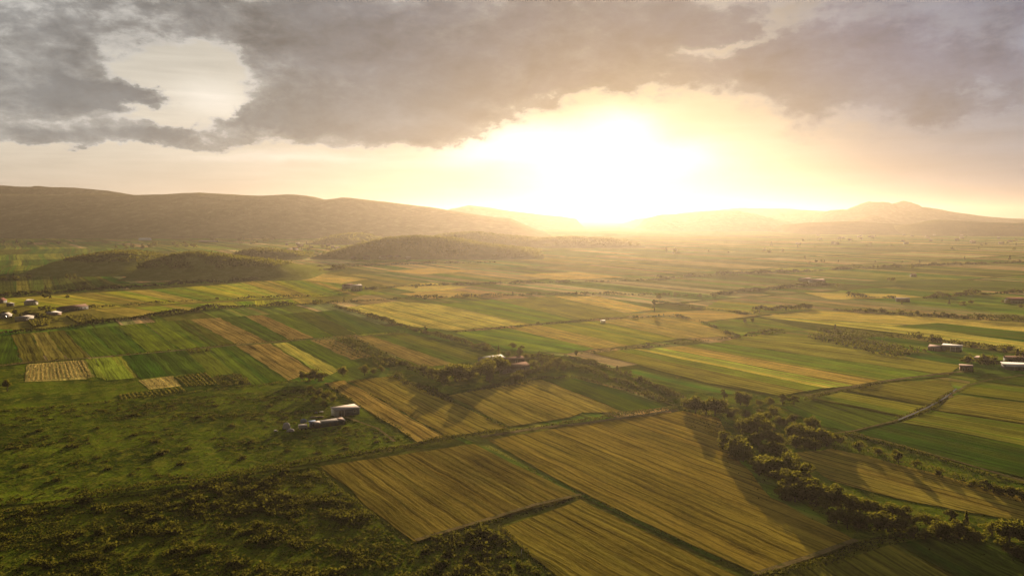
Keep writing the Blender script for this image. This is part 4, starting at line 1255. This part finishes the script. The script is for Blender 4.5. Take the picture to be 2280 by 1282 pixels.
for (px, py, s) in [(165, 995, 1.9), (345, 985, 1.6), (360, 1010, 2.0), (420, 1000, 1.3), (300, 970, 1.2), (515, 950, 1.5), (440, 930, 1.6), (300, 925, 1.4), (215, 955, 1.2), (90, 960, 1.4),
                    (405, 1035, 1.5), (560, 985, 1.2), (60, 1040, 1.4), (130, 1070, 1.5), (240, 1045, 1.2), (600, 905, 1.6), (635, 930, 1.2), (710, 1010, 1.2), (770, 1000, 1.2), (540, 1020, 1.3),
                    (640, 1005, 1.2), (480, 905, 1.3), (380, 905, 1.2), (20, 1000, 1.3), (840, 985, 1.2)]:
    bush(px, py, s, 'low spreading bush on the rough meadow', BM, hs=.65)

# ------------------------------------------------------------------ woodland on the hills
def woodland(hill, n, size, per, zmin, seed, label):
    r = np.random.default_rng(seed)
    me = hill.data
    co = np.empty(len(me.vertices) * 3, np.float32)
    me.vertices.foreach_get('co', co)
    co = co.reshape(-1, 3)
    ok = np.where(co[:, 2] > zmin)[0]
    a = r.choice(ok, n)
    c = co[a] + r.normal(size=(n, 3)) * np.array([4, 3, 0])
    lum = fbm(c[:, 0] / 60, c[:, 1] / 60, seed, 3)
    c = c[lum > .36]
    q = np.repeat(c, per, 0)
    d = sphere_pts(len(q), r); d[:, 2] = np.abs(d[:, 2])
    q = q + d * np.array([size * 1.1, size * 1.1, size * 1.5]) * r.uniform(.5, 1.1, (len(q), 1))
    V, F = leaf_quads(q, size * 1.15, r)
    return tag(link('woodland', mesh_from('woodland', V, F, M_leaf)), label, None, None, 'stuff')


HB = {o.name: o for o in COL.objects}
woodland(HB['wooded_hill'], 5200, 2.4, 7, 3, 1, 'scrubby woodland covering the long hill in the middle')
woodland(HB['wooded_hill.001'], 4200, 3.0, 6, 3, 2, 'hazy woodland on the hill behind')
woodland(HB['grassy_hill'], 900, 1.8, 8, 14, 3, 'dark scrub on the crest of the left hill')
woodland(HB['grassy_hill.001'], 1500, 1.7, 8, 13, 4, 'dark scrub on the crest of the hill with the mast')
woodland(HB['low_hill.001'], 900, 2.2, 7, 2, 5, 'dark wood on the small hump')
woodland(HB['low_hill'], 500, 3.4, 5, 2, 6, 'hazy wood on the far hump')

# ------------------------------------------------------------------ trees far out on the plain
def far_tree(px, py, hpx, label, group):
    x, y = at(px, py)
    s = hpx * mpp(px, py) / 8.2
    o = link('far_tree', trs.choice(FARTREE), None, (x, y, 0), trs.random() * 6.28, (s * trs.uniform(.9, 1.5),) * 2 + (s,))
    return tag(o, label, 'tree', group)


for (x0, x1, y0, y1, n_, h0, h1, lab, grp) in [
    (230, 470, 546, 562, 26, 10, 15, 'hazy tree in the broken line behind the left hill', 'trees behind the left hill'),
    (470, 640, 528, 548, 22, 7, 16, 'hazy tree beyond the hill with the mast', 'trees beyond the hills'),
    (640, 830, 545, 572, 34, 6, 11, 'hazy tree among the village houses at the wooded hill', 'village trees'),
    (0, 230, 525, 560, 12, 6, 10, 'hazy tree scattered on the far left plain', 'trees of the far left plain'),
    (0, 200, 590, 655, 20, 8, 16, 'dark tree by the ditches of the left plain', 'trees of the left plain'),
    (1480, 1760, 545, 580, 18, 6, 13, 'golden hazy tree on the plain below the sun', 'trees of the sunlit plain'),
    (1760, 2270, 535, 560, 34, 5, 9, 'hazy tree in front of the village on the right', 'trees before the right village'),
    (1780, 2270, 570, 600, 28, 6, 10, 'small tree along the hedges of the right plain', 'trees of the right plain'),
    (2000, 2280, 640, 716, 16, 8, 14, 'dark tree by the sheds of the right plain', 'trees of the near right plain'),
    (1880, 2280, 500, 530, 30, 4, 8, 'faint tree among the far village houses on the right', 'far village trees'),
    (0, 620, 505, 520, 24, 4, 7, 'faint tree along the foot of the mountain', 'trees below the mountain')]:
    for i in range(int(n_ * .6)):
        t = trs.random()
        far_tree(x0 + (x1 - x0) * t, trs.uniform(y0, y1) if trs.random() < .5 else (y0 + y1) / 2 + trs.gauss(0, 2), trs.uniform(h0, h1), lab, grp)
for (px, py, h) in [(100, 666, 14), (112, 665, 10), (150, 665, 12), (15, 660, 14), (250, 578, 8), (115, 625, 9), (1867, 640, 12), (1985, 630, 16), (1500, 567, 12), (1660, 718, 9), (2248, 580, 12)]:
    far_tree(px, py, h, 'dark tree standing alone beside a ditch on the plain', 'lone trees of the plain')

HT = 'small trees along the hedges of the middle plain'
for line, n_, h0, h1 in [([(760, 674), (1080, 661), (1450, 657), (1600, 662)], 22, 7, 12), ([(640, 615), (770, 598)], 6, 7, 12), ([(770, 648), (1080, 632), (1500, 622)], 16, 5, 9),
                         ([(1010, 740), (1310, 714), (1500, 704)], 9, 6, 10), ([(1295, 788), (1520, 764), (1750, 741)], 9, 8, 12), ([(1470, 620), (1900, 598), (2290, 584)], 22, 5, 9),
                         ([(1830, 736), (2050, 756), (2290, 794)], 16, 14, 24), ([(1860, 690), (2050, 702), (2290, 716)], 14, 9, 15), ([(950, 742), (1080, 775), (1240, 800)], 9, 9, 15),
                         ([(1262, 793), (1400, 838), (1500, 880)], 9, 10, 16), ([(200, 687), (560, 664)], 6, 6, 10), ([(2150, 812), (2290, 800)], 8, 16, 26), ([(0, 705), (130, 700)], 8, 12, 20)]:
    for i in range(int(n_ * .8)):
        seg = trs.random() * (len(line) - 1)
        k = int(seg)
        p = [line[k][c] + (line[k + 1][c] - line[k][c]) * (seg - k) for c in (0, 1)]
        far_tree(p[0], p[1] + trs.uniform(-1.5, 1.5), trs.uniform(h0, h1), 'small dark tree growing in a hedge line of the middle plain', HT)

# ------------------------------------------------------------------ buildings
M_white = mat_plain('white_wall', (.24, .225, .21), .9, .16)
M_grey = mat_plain('grey_wall', (.10, .098, .098), .9, .4)
M_blue = mat_plain('blue_grey_wall', (.15, .155, .18), .9, .22, streak=(1, 1, .2))
M_rgrey = mat_plain('grey_roof', (.26, .23, .21), .9, .3, streak=(.3, 2, 1))
M_shedr = mat_plain('patched_roof', (.13, .12, .115), .9, .45, 1.6)
M_metal = mat_plain('sheet_metal_roof', (.38, .36, .34), .7, .16, streak=(3, .2, 1))
M_brown = mat_plain('brown_roof', (.10, .065, .05), .85, .3, streak=(3, .3, 1))
M_pink = mat_plain('pale_red_roof', (.20, .15, .13), .85, .3, streak=(3, .3, 1))
M_red = mat_plain('dark_red_roof', (.11, .055, .045), .85, .3, streak=(3, .3, 1))
M_brick = mat_plain('brick_wall', (.17, .115, .09), .9, .25, 2.0)
M_pane = mat_plain('dark_glass', (.012, .013, .016), .15, .1)
M_frame = mat_plain('white_frame', (.55, .52, .48), .6, .08)
M_dark = mat_plain('dark_opening', (.018, .016, .014), .9, .2)
M_tarp = mat_plain('blue_tarpaulin', (.10, .125, .18), .8, .2, 2.0)
M_sheet = mat_plain('white_sheet', (.28, .255, .235), .85, .15, 2.0)
M_poly = mat_plain('polytunnel_film', (.62, .66, .70), .35, .1, .4)
M_wood = mat_plain('grey_timber', (.14, .11, .085), .85, .35, streak=(.3, 3, 3))
M_rust = mat_plain('rusty_metal', (.14, .085, .06), .8, .4)
M_maskr = mat_plain('red_paint', (.42, .07, .035), .6, .1)


def root_at(name, pL, pR, label, cat, group=None):
    A, B = np.array(at(*pL)), np.array(at(*pR))
    o = bpy.data.objects.new(name, None)
    COL.objects.link(o)
    o.location = (A[0], A[1], .15)
    o.rotation_euler = (0, 0, math.atan2(B[1] - A[1], B[0] - A[0]))
    tag(o, label, cat, group)
    return o, float(np.linalg.norm(B - A))


def gable_walls(mb, w, d, h, rise, axis='x'):
    mb.box(0, w, 0, d, 0, h)
    if axis == 'x':
        for x in (0, w - .2):
            mb.add([(x, 0, h), (x + .2, 0, h), (x + .2, d, h), (x, d, h), (x, d / 2, h + rise), (x + .2, d / 2, h + rise)],
                   [(0, 1, 5, 4), (3, 4, 5, 2), (0, 4, 3), (1, 2, 5)])
    else:
        for y in (0, d - .2):
            mb.add([(0, y, h), (w, y, h), (w, y + .2, h), (0, y + .2, h), (w / 2, y, h + rise), (w / 2, y + .2, h + rise)],
                   [(0, 1, 4), (3, 5, 2), (0, 4, 5, 3), (1, 2, 5, 4)])


def gable_roof(mb, w, d, h, rise, o=.35, t=.14, axis='x'):
    if axis == 'x':
        k = rise / (d / 2)
        for s in (0, 1):
            y0, y1 = (-o, d / 2) if s == 0 else (d / 2, d + o)
            z0, z1 = (h - o * k, h + rise) if s == 0 else (h + rise, h - o * k)
            mb.hexa([(-o, y0, z0 + .02), (w + o, y0, z0 + .02), (w + o, y1, z1 + .02), (-o, y1, z1 + .02)],
                    [(-o, y0, z0 + t), (w + o, y0, z0 + t), (w + o, y1, z1 + t), (-o, y1, z1 + t)])
    else:
        k = rise / (w / 2)
        for s in (0, 1):
            x0, x1 = (-o, w / 2) if s == 0 else (w / 2, w + o)
            z0, z1 = (h - o * k, h + rise) if s == 0 else (h + rise, h - o * k)
            mb.hexa([(x0, -o, z0 + .02), (x1, -o, z1 + .02), (x1, d + o, z1 + .02), (x0, d + o, z0 + .02)],
                    [(x0, -o, z0 + t), (x1, -o, z1 + t), (x1, d + o, z1 + t), (x0, d + o, z0 + t)])


def opening(root, x, z, w, h, y=0.0, name='window', glass=True):
    mb = MB()
    b = .09
    mb.box(x - b, x, y - .05, y + .02, z - b, z + h + b).box(x + w, x + w + b, y - .05, y + .02, z - b, z + h + b)
    mb.box(x, x + w, y - .045, y + .02, z + h, z + h + b).box(x, x + w, y - .045, y + .02, z - b, z)
    f = mb.build(name, M_frame, root)
    MB().box(x, x + w, y - .025, y + .015, z, z + h).build('pane' if glass else 'leaf', M_pane if glass else M_wood, f)


def house(name, pL, pR, d, h, rise, wall, roof, label, cat='house', group=None, wins=(), doors=(), axis='x', chimney=None, lean=False):
    root, w = root_at(name, pL, pR, label, cat, group)
    mb = MB()
    rf = MB()
    if lean:
        mb.hexa([(0, 0, 0), (w, 0, 0), (w, d, 0), (0, d, 0)], [(0, 0, h), (w, 0, h), (w, d, h + rise), (0, d, h + rise)])
        o = .35
        k = rise / d
        rf.hexa([(-o, -o, h - o * k + .02), (w + o, -o, h - o * k + .02), (w + o, d + o, h + rise + o * k + .02), (-o, d + o, h + rise + o * k + .02)],
                [(-o, -o, h - o * k + .16), (w + o, -o, h - o * k + .16), (w + o, d + o, h + rise + o * k + .16), (-o, d + o, h + rise + o * k + .16)])
    else:
        gable_walls(mb, w, d, h, rise, axis)
        gable_roof(rf, w, d, h, rise, axis=axis)
    mb.build('wall', wall, root)
    r_ = rf.build('roof', roof, root)
    for (fx, z, ww, hh) in wins: opening(root, fx * w, z, ww, hh)
    for (fx, ww, hh) in doors: opening(root, fx * w, .1, ww, hh, name='door', glass=False)
    if chimney:
        MB().box(chimney * w, chimney * w + .6, d * .55, d * .55 + .6, h + rise * .5, h + rise + .9).build('chimney', M_brick, r_)
    return root, w


# the hut on the rough meadow
root, w = root_at('meadow_hut', (752, 930), (801, 922), 'small grey hut with a flat roof and a porch on the rough meadow', 'hut')
pw = w * .30
MB().box(pw, w, 0, 5.2, 0, 2.5).build('wall', M_blue, root)
MB().box(-.5, pw - .02, 1.6, 5.2, 0, 2.45).build('side_room', M_frame, root)
MB().hexa([(-.7, -.3, 2.52), (w + .25, -.35, 2.52), (w + .25, 5.6, 3.0), (-.7, 5.6, 3.0)], [(-.7, -.3, 2.68), (w + .25, -.35, 2.68), (w + .25, 5.6, 3.16), (-.7, 5.6, 3.16)]).build('roof', M_rgrey, root)
opening(root, w * .74, 1.0, .75, 1.0)
for x in (-.4, pw * .48, pw - .25):
    MB().box(x, x + .2, -.15, .05, 0, 2.52).build('porch_post', M_frame, root)
MB().box(-.4, pw - .05, -.05, 1.5, 0, .16).build('porch_floor', M_rust, root)
MB().box(pw * .5, pw * .5 + .9, 1.52, 1.58, .16, 2.1).build('door', M_wood, root)
MB().box(w - .12, w + .02, -.03, .12, 0, 2.5).build('corner_board', M_frame, root)
# the long shed in front of it
root, w = root_at('long_shed', (702, 955), (769, 945), 'long low grey shed with a patched roof in front of the hut', 'shed')
MB().box(0, w, 0, 3.2, 0, 1.5).build('wall', M_grey, root)
roof_ = MB().hexa([(-.15, -.25, 1.5), (w + .15, -.25, 1.5), (w + .15, 3.5, 1.95), (-.15, 3.5, 1.95)], [(-.15, -.25, 1.58), (w + .15, -.25, 1.58), (w + .15, 3.5, 2.03), (-.15, 3.5, 2.03)]).build('roof', M_shedr, root)
for f0, f1, m_ in ((.02, .22, M_rgrey), (.80, .97, M_pink)):
    MB().hexa([(f0 * w, .3, 1.66), (f1 * w, .3, 1.66), (f1 * w, 3.3, 2.02), (f0 * w, 3.3, 2.02)], [(f0 * w, .3, 1.70), (f1 * w, .3, 1.70), (f1 * w, 3.3, 2.06), (f0 * w, 3.3, 2.06)]).build('roof_patch', m_, roof_)
for fx in (.12, .45, .72):
    MB().box(fx * w, fx * w + .9, -.04, .02, .05, 1.35).build('door', M_wood, root)
house('tool_shed', (692, 953), (704, 951.5), 2.4, 1.7, .25, M_tarp, M_tarp, 'blue sheet-metal shed at the left end of the long grey shed', 'shed', lean=True, doors=[(.3, .7, 1.4)])


def mound(name, pL, pR, d, h, mat, label, cat, seed=0, flat=.0):
    """a covered heap: a rounded, uneven dome with a skirt on the ground"""
    root_a, root_b = np.array(at(*pL)), np.array(at(*pR))
    w = float(np.linalg.norm(root_b - root_a))
    V, F = [], []
    nu, nv = 22, 9
    for j in range(nv + 1):
        t = j / nv
        for i in range(nu):
            a = 2 * math.pi * i / nu
            rr = math.cos(t * math.pi / 2) ** (.55 if flat else .8)
            k = 1 + .16 * math.sin(3 * a + seed) + .07 * math.sin(7 * a + 2 * seed + t * 3)
            V.append((w / 2 * rr * k * math.cos(a), d / 2 * rr * k * math.sin(a), h * math.sin(t * math.pi / 2) * (1 + .12 * math.sin(2 * a + seed) * (1 - t))))
    for j in range(nv):
        for i in range(nu):
            F.append((j * nu + i, j * nu + (i + 1) % nu, (j + 1) * nu + (i + 1) % nu, (j + 1) * nu + i))
    c = (root_a + root_b) / 2
    o = link(name, mesh_from(name, V, F, mat, smooth=True), None, (c[0], c[1] + d * .3, .15), math.atan2(root_b[1] - root_a[1], root_b[0] - root_a[0]))
    return tag(o, label, cat)


mound('covered_heap', (627, 956), (644, 956), 3.0, 2.3, M_sheet, 'tall white sheet-covered heap at the left end of the sheds', 'covered heap', 1)
mound('covered_heap', (637, 963), (654, 961), 2.2, 1.1, M_sheet, 'low white sheet-covered heap in front of the taller one', 'covered heap', 4)
mound('covered_heap', (667, 943), (681, 941), 2.0, 1.4, M_tarp, 'blue tarpaulin-covered heap behind the pale trailer', 'covered heap', 2, .5)
root, w = root_at('farm_trailer', (666, 959), (687, 957), 'pale flat-topped farm trailer between the heaps and the long shed', 'trailer')
MB().box(0, w * .9, 0, 2.6, .5, 1.5).build('body', M_sheet, root)
MB().hexa([(-.08, -.08, 1.52), (w * .9 + .08, -.08, 1.52), (w * .9 + .08, 2.68, 1.52), (-.08, 2.68, 1.52)], [(.1, .1, 1.72), (w * .9 - .1, .1, 1.72), (w * .9 - .1, 2.5, 1.72), (.1, 2.5, 1.72)]).build('cover', M_rgrey, root)
for fx in (.2, .6):
    for y in (-.1, 2.5):
        MB().tube((fx * w + .3, y, .38), (fx * w + .3, y + .2, .38), .38, .38, 14).build('wheel', M_dark, root)
MB().box(w * .9, w * .9 + .8, 1.2, 1.35, .5, .6).build('drawbar', M_rust, root)
for i, (px, py, L, lab) in enumerate([(700, 922, 1.4, 'left of two white boards lying on the meadow by the hut'), (710, 920, 1.7, 'right of two white boards lying on the meadow by the hut')]):
    x, y = at(px, py)
    tag(MB().box(0, L, 0, .7, 0, .12).box(.1, .2, 0, .7, -.25, 0).box(L - .2, L - .1, 0, .7, -.25, 0).build('white_board', M_sheet, None, (x, y, .55), .15), lab, 'board')
x, y = at(690, 932)
tag(MB().box(0, 5.0, 0, .5, 0, .35).box(.4, 5.4, .1, .5, .352, .6).build('timber_pile', M_wood, None, (x, y, .15), .18), 'dark pile of timber lying below the white boards', 'timber pile')
x, y = at(610, 962)
tag(MB().box(0, .9, 0, .7, 0, .55).box(.9, 1.3, .1, .5, 0, .3).build('white_crate', M_sheet, None, (x, y, .15), .3), 'small white crate lying alone left of the covered heaps', 'crate')
# marker post in the foreground
x, y = at(1161, 1236)
root = bpy.data.objects.new('marker_post', None); COL.objects.link(root); root.location = (x, y, 0)
tag(root, 'short white marker post beside the bottom stubble field', 'post')
MB().tube((0, 0, 0), (0, 0, 1.5), .07, .06, 8).build('post', M_frame, root)
MB().box(-.11, .11, -.1, .1, 1.5, 1.62).build('cap', M_rust, root)

# the farm in the middle
house('white_roofed_barn', (1084, 814), (1124, 808), 8.0, 3.0, 1.0, M_white, M_metal, 'barn with a bright white roof half hidden behind trees', 'barn', doors=[(.75, 1.6, 2.2)])
house('brown_roofed_house', (1140, 831), (1180, 824), 7.0, 2.2, 1.7, M_white, M_brown, 'long low house with a dark brown roof and white walls', 'house', wins=[(.15, .9, .9, .8), (.65, .9, .9, .8)], doors=[(.42, .9, 1.9)])
house('white_outbuilding', (1121, 833), (1141, 829), 3.0, 1.5, .3, M_white, M_rgrey, 'low white outbuilding joined to the brown-roofed house', 'outbuilding', lean=True, doors=[(.4, .8, 1.3)])
house('old_stable', (1128, 812), (1168, 807), 6.0, 2.0, 1.1, M_wood, M_brown, 'dark old stable between the barn and the brown-roofed house', 'stable', doors=[(.5, 1.2, 1.7)])

# sheds on the right
root, w = root_at('open_shed', (2096, 781), (2138, 785), 'white open-fronted shed with a bright roof on the right', 'shed')
MB().box(0, w, 5.6, 6.0, 0, 3.4).box(0, .25, 0, 5.6, 0, 3.1).box(w - .25, w, 0, 5.6, 0, 3.1).box(.25, w * .22, 0, .2, 0, 3.0).build('wall', M_white, root)
MB().hexa([(-.35, -.35, 3.02), (w + .35, -.35, 3.02), (w + .35, 6.3, 3.45), (-.35, 6.3, 3.45)], [(-.35, -.35, 3.17), (w + .35, -.35, 3.17), (w + .35, 6.3, 3.6), (-.35, 6.3, 3.6)]).build('roof', M_metal, root)
for fx in (.45, .72):
    MB().box(fx * w, fx * w + .3, .02, .3, 0, 3.0).build('post', M_frame, root)
MB().box(w * .48, w - .27, .05, .15, 0, 1.3).build('half_wall', M_white, root)
house('red_roofed_shed', (2066, 780), (2091, 783), 6.5, 1.8, 1.3, M_brick, M_pink, 'shed with a dull red roof left of the white open shed', 'shed', doors=[(.4, 1.2, 1.6)])
house('pink_roofed_shed', (2168, 803), (2203, 808), 4.0, 1.6, .5, M_grey, M_pink, 'long low shed with a pale pink roof on the right', 'shed', lean=True, doors=[(.2, 1.0, 1.4), (.7, 1.0, 1.4)])
house('brick_hut', (2138, 826), (2166, 828), 5.0, 2.4, .2, M_brick, M_pink, 'small flat-roofed brick hut beside the stream track', 'hut', lean=True, wins=[(.6, 1.0, .7, .7)], doors=[(.2, .9, 1.9)])
house('metal_roofed_shed', (2242, 824), (2296, 826), 8.0, 1.9, .7, M_grey, M_metal, 'wide shed with a shiny metal roof at the right edge', 'shed', lean=True, doors=[(.3, 1.6, 1.7)])
house('brown_roofed_shed', (2242, 808), (2290, 810), 6.0, 2.2, 1.2, M_grey, M_brown, 'shed with a dark roof behind the metal-roofed one', 'shed', doors=[(.5, 1.4, 1.8)])
house('red_roofed_house', (2248, 676), (2282, 676), 8.0, 3.0, 2.2, M_white, M_red, 'white house with a red roof at the right edge of the plain', 'house', wins=[(.2, 1, 1, 1), (.6, 1, 1, 1)], doors=[(.42, 1, 2)])
house('grey_ruin', (1996, 672), (2026, 673), 7.0, 2.6, .6, M_grey, M_grey, 'grey roofless-looking ruin among shrubs on the right plain', 'ruin', lean=True, wins=[(.2, 1, .9, .9), (.6, 1, .9, .9)])
house('pale_farmhouse', (1812, 632), (1838, 631), 9.0, 3.2, 2.0, M_white, M_pink, 'pale farmhouse at the end of the hedge on the right plain', 'house', wins=[(.2, 1, 1, 1), (.7, 1, 1, 1)])
house('pale_barn', (1790, 627), (1808, 626), 9.0, 2.6, 1.5, M_white, M_pink, 'smaller pale barn left of the pale farmhouse', 'barn', doors=[(.4, 1.6, 2)])
house('lone_cottage', (2031, 617), (2041, 617), 6.0, 2.6, 1.6, M_white, M_brown, 'tiny white cottage alone on the far right plain', 'cottage', doors=[(.4, 1, 2)])
house('white_cabin', (1341, 720), (1349, 719.5), 2.6, 1.6, .3, M_frame, M_frame, 'tiny bright white cabin alone between the middle plots', 'cabin', lean=True, doors=[(.4, .7, 1.3)])

# farm and houses on the left
root, w = house('long_barn', (141, 696), (197, 689), 8.0, 3.0, 1.6, M_grey, M_brown, 'long grey barn with a dark roof on the left', 'barn', wins=[(.08, 1.2, 1.2, .9), (.22, 1.2, 1.2, .9), (.7, 1.2, 1.2, .9), (.84, 1.2, 1.2, .9)], doors=[(.46, 2.2, 2.4)])
house('white_roofed_shed', (116, 704), (137, 701), 6.0, 2.2, .5, M_pink, M_metal, 'shed with a white roof left of the long barn', 'shed', lean=True, doors=[(.4, 1.4, 1.8)])
house('white_bungalow', (46, 717), (76, 712), 5.0, 3.0, .3, M_white, M_rgrey, 'long pale flat-roofed bungalow above the small vine plot', 'house', lean=True, wins=[(.2, 1.2, .9, .9), (.55, 1.2, .9, .9)], doors=[(.4, .9, 2)])
house('pale_cottage', (10, 710), (27, 707), 6.0, 2.6, 1.4, M_white, M_rgrey, 'small pale cottage at the left edge among shrubs', 'cottage', wins=[(.2, 1, .8, .8)], doors=[(.5, .9, 1.9)])
house('gabled_house', (68, 681), (85, 679), 8.0, 3.0, 2.2, M_white, M_rgrey, 'small white house with its gable facing, left of the long barn', 'house', axis='y', wins=[(.2, 1, .9, 1), (.6, 1, .9, 1)])
house('red_gabled_house', (0, 677), (16, 674), 7.0, 2.6, 2.0, M_grey, M_red, 'house with a dark red roof at the left edge', 'house', doors=[(.5, 1, 2)])
house('grey_shed', (22, 683), (32, 682), 5.0, 2.6, .4, M_grey, M_rgrey, 'small grey shed beside the red-roofed house on the left', 'shed', lean=True, doors=[(.3, 1.2, 1.8)])
house('white_house', (788, 649), (807, 648), 9.0, 5.6, 1.2, M_white, M_rgrey, 'two-storey white house in the middle of the plain', 'house', wins=[(.15, 1, 1, 1.2), (.6, 1, 1, 1.2), (.15, 3.6, 1, 1.2), (.6, 3.6, 1, 1.2)], doors=[(.4, 1, 2.1)], chimney=.6)
house('white_wing', (767, 644), (787, 643), 8.0, 3.6, 1.6, M_white, M_brown, 'lower white wing left of the two-storey house', 'house', wins=[(.2, 1, 1, 1.2), (.6, 1, 1, 1.2)])

# polytunnel and long white wall far out on the left
def tunnel(pL, pR, d, h, label):
    root, w = root_at('polytunnel', pL, pR, label, 'polytunnel')
    V, F = [], []
    k = 10
    for i in range(k + 1):
        a = math.pi * i / k
        for x in (0, w):
            V.append((x, d / 2 - d / 2 * math.cos(a), h * math.sin(a)))
    for i in range(k): F.append((2 * i, 2 * i + 1, 2 * i + 3, 2 * i + 2))
    F.append(tuple(range(0, 2 * k + 2, 2))); F.append(tuple(range(1, 2 * k + 2, 2))[::-1])
    link('film', mesh_from('film', V, F, M_poly), root)
    MB().box(-.1, .02, d / 2 - 1.5, d / 2 + 1.5, 0, 2.6).build('door', M_frame, root)


tunnel((308, 535), (333, 535), 16, 7, 'pale blue polytunnel on the far left plain')
house('long_white_shed', (442, 539), (480, 539.5), 10, 4, 1.0, M_white, M_metal, 'long white shed far beyond the hill with the mast', 'shed', lean=True, doors=[(.5, 3, 3)])

# red and white lattice mast on the left hill
x, y = at(382, 608)
mast = bpy.data.objects.new('lattice_mast', None); COL.objects.link(mast); mast.location = (x, y - 6, 0)
tag(mast, 'red and white lattice mast on the slope of the left hill', 'mast')
Hm, nb = 27.0, 8
for i in range(nb):
    z0, z1 = Hm * i / nb, Hm * (i + 1) / nb - .02
    w0, w1 = 1.5 - 1.1 * i / nb, 1.5 - 1.1 * (i + 1) / nb
    mb = MB()
    cs = [(-1, -1), (1, -1), (1, 1), (-1, 1)]
    for j in range(4):
        (a, b), (c, d_) = cs[j], cs[(j + 1) % 4]
        mb.tube((a * w0, b * w0, z0), (a * w1, b * w1, z1), .13, .13, 4)
        mb.tube((a * w0, b * w0, z0), (c * w1, d_ * w1, z1), .08, .08, 4)
        mb.tube((c * w0, d_ * w0, z0), (a * w1, b * w1, z1), .08, .08, 4)
    mb.build('lattice_section', M_maskr if i % 2 == 0 else M_frame, mast)
MB().tube((0, 0, Hm), (0, 0, Hm + 3), .08, .03, 6).build('antenna', M_frame, mast)

# village houses too far off to show their parts
def small_house(seed, wall, roof):
    r = random.Random(seed)
    w, d, h, rs = r.uniform(8, 13), r.uniform(7, 9), r.uniform(3, 6), r.uniform(1.5, 2.4)
    a, b = MB(), MB()
    gable_walls(a, w, d, h, rs); gable_roof(b, w, d, h, rs)
    me = mesh_from('village_house', a.V + b.V, a.F + [[i + len(a.V) for i in f] for f in b.F], wall)
    me.materials.append(roof)
    for i, p in enumerate(me.polygons): p.material_index = 0 if i < len(a.F) else 1
    return me


VH = [small_house(i, [M_white, M_grey, M_white][i % 3], [M_pink, M_brown, M_red, M_rgrey][i % 4]) for i in range(6)]
for (x0, x1, y0, y1, n_, lab, grp) in [(640, 770, 545, 562, 18, 'hazy village house left of the wooded hill', 'village houses by the wooded hill'),
                                       (762, 915, 566, 580, 12, 'pale house at the near foot of the wooded hill', 'houses at the foot of the wooded hill'),
                                       (1760, 2270, 505, 545, 60, 'faint house of the far village on the right', 'houses of the far right village'),
                                       (60, 600, 508, 522, 22, 'faint house along the foot of the left mountain', 'houses below the mountain')]:
    for i in range(n_):
        x, y = at(trs.uniform(x0, x1), trs.uniform(y0, y1))
        tag(link('village_house', trs.choice(VH), None, (x, y, 0), trs.choice([.5, -.6, .2, 2.0]) + trs.uniform(-.2, .2)), lab, 'house', grp)
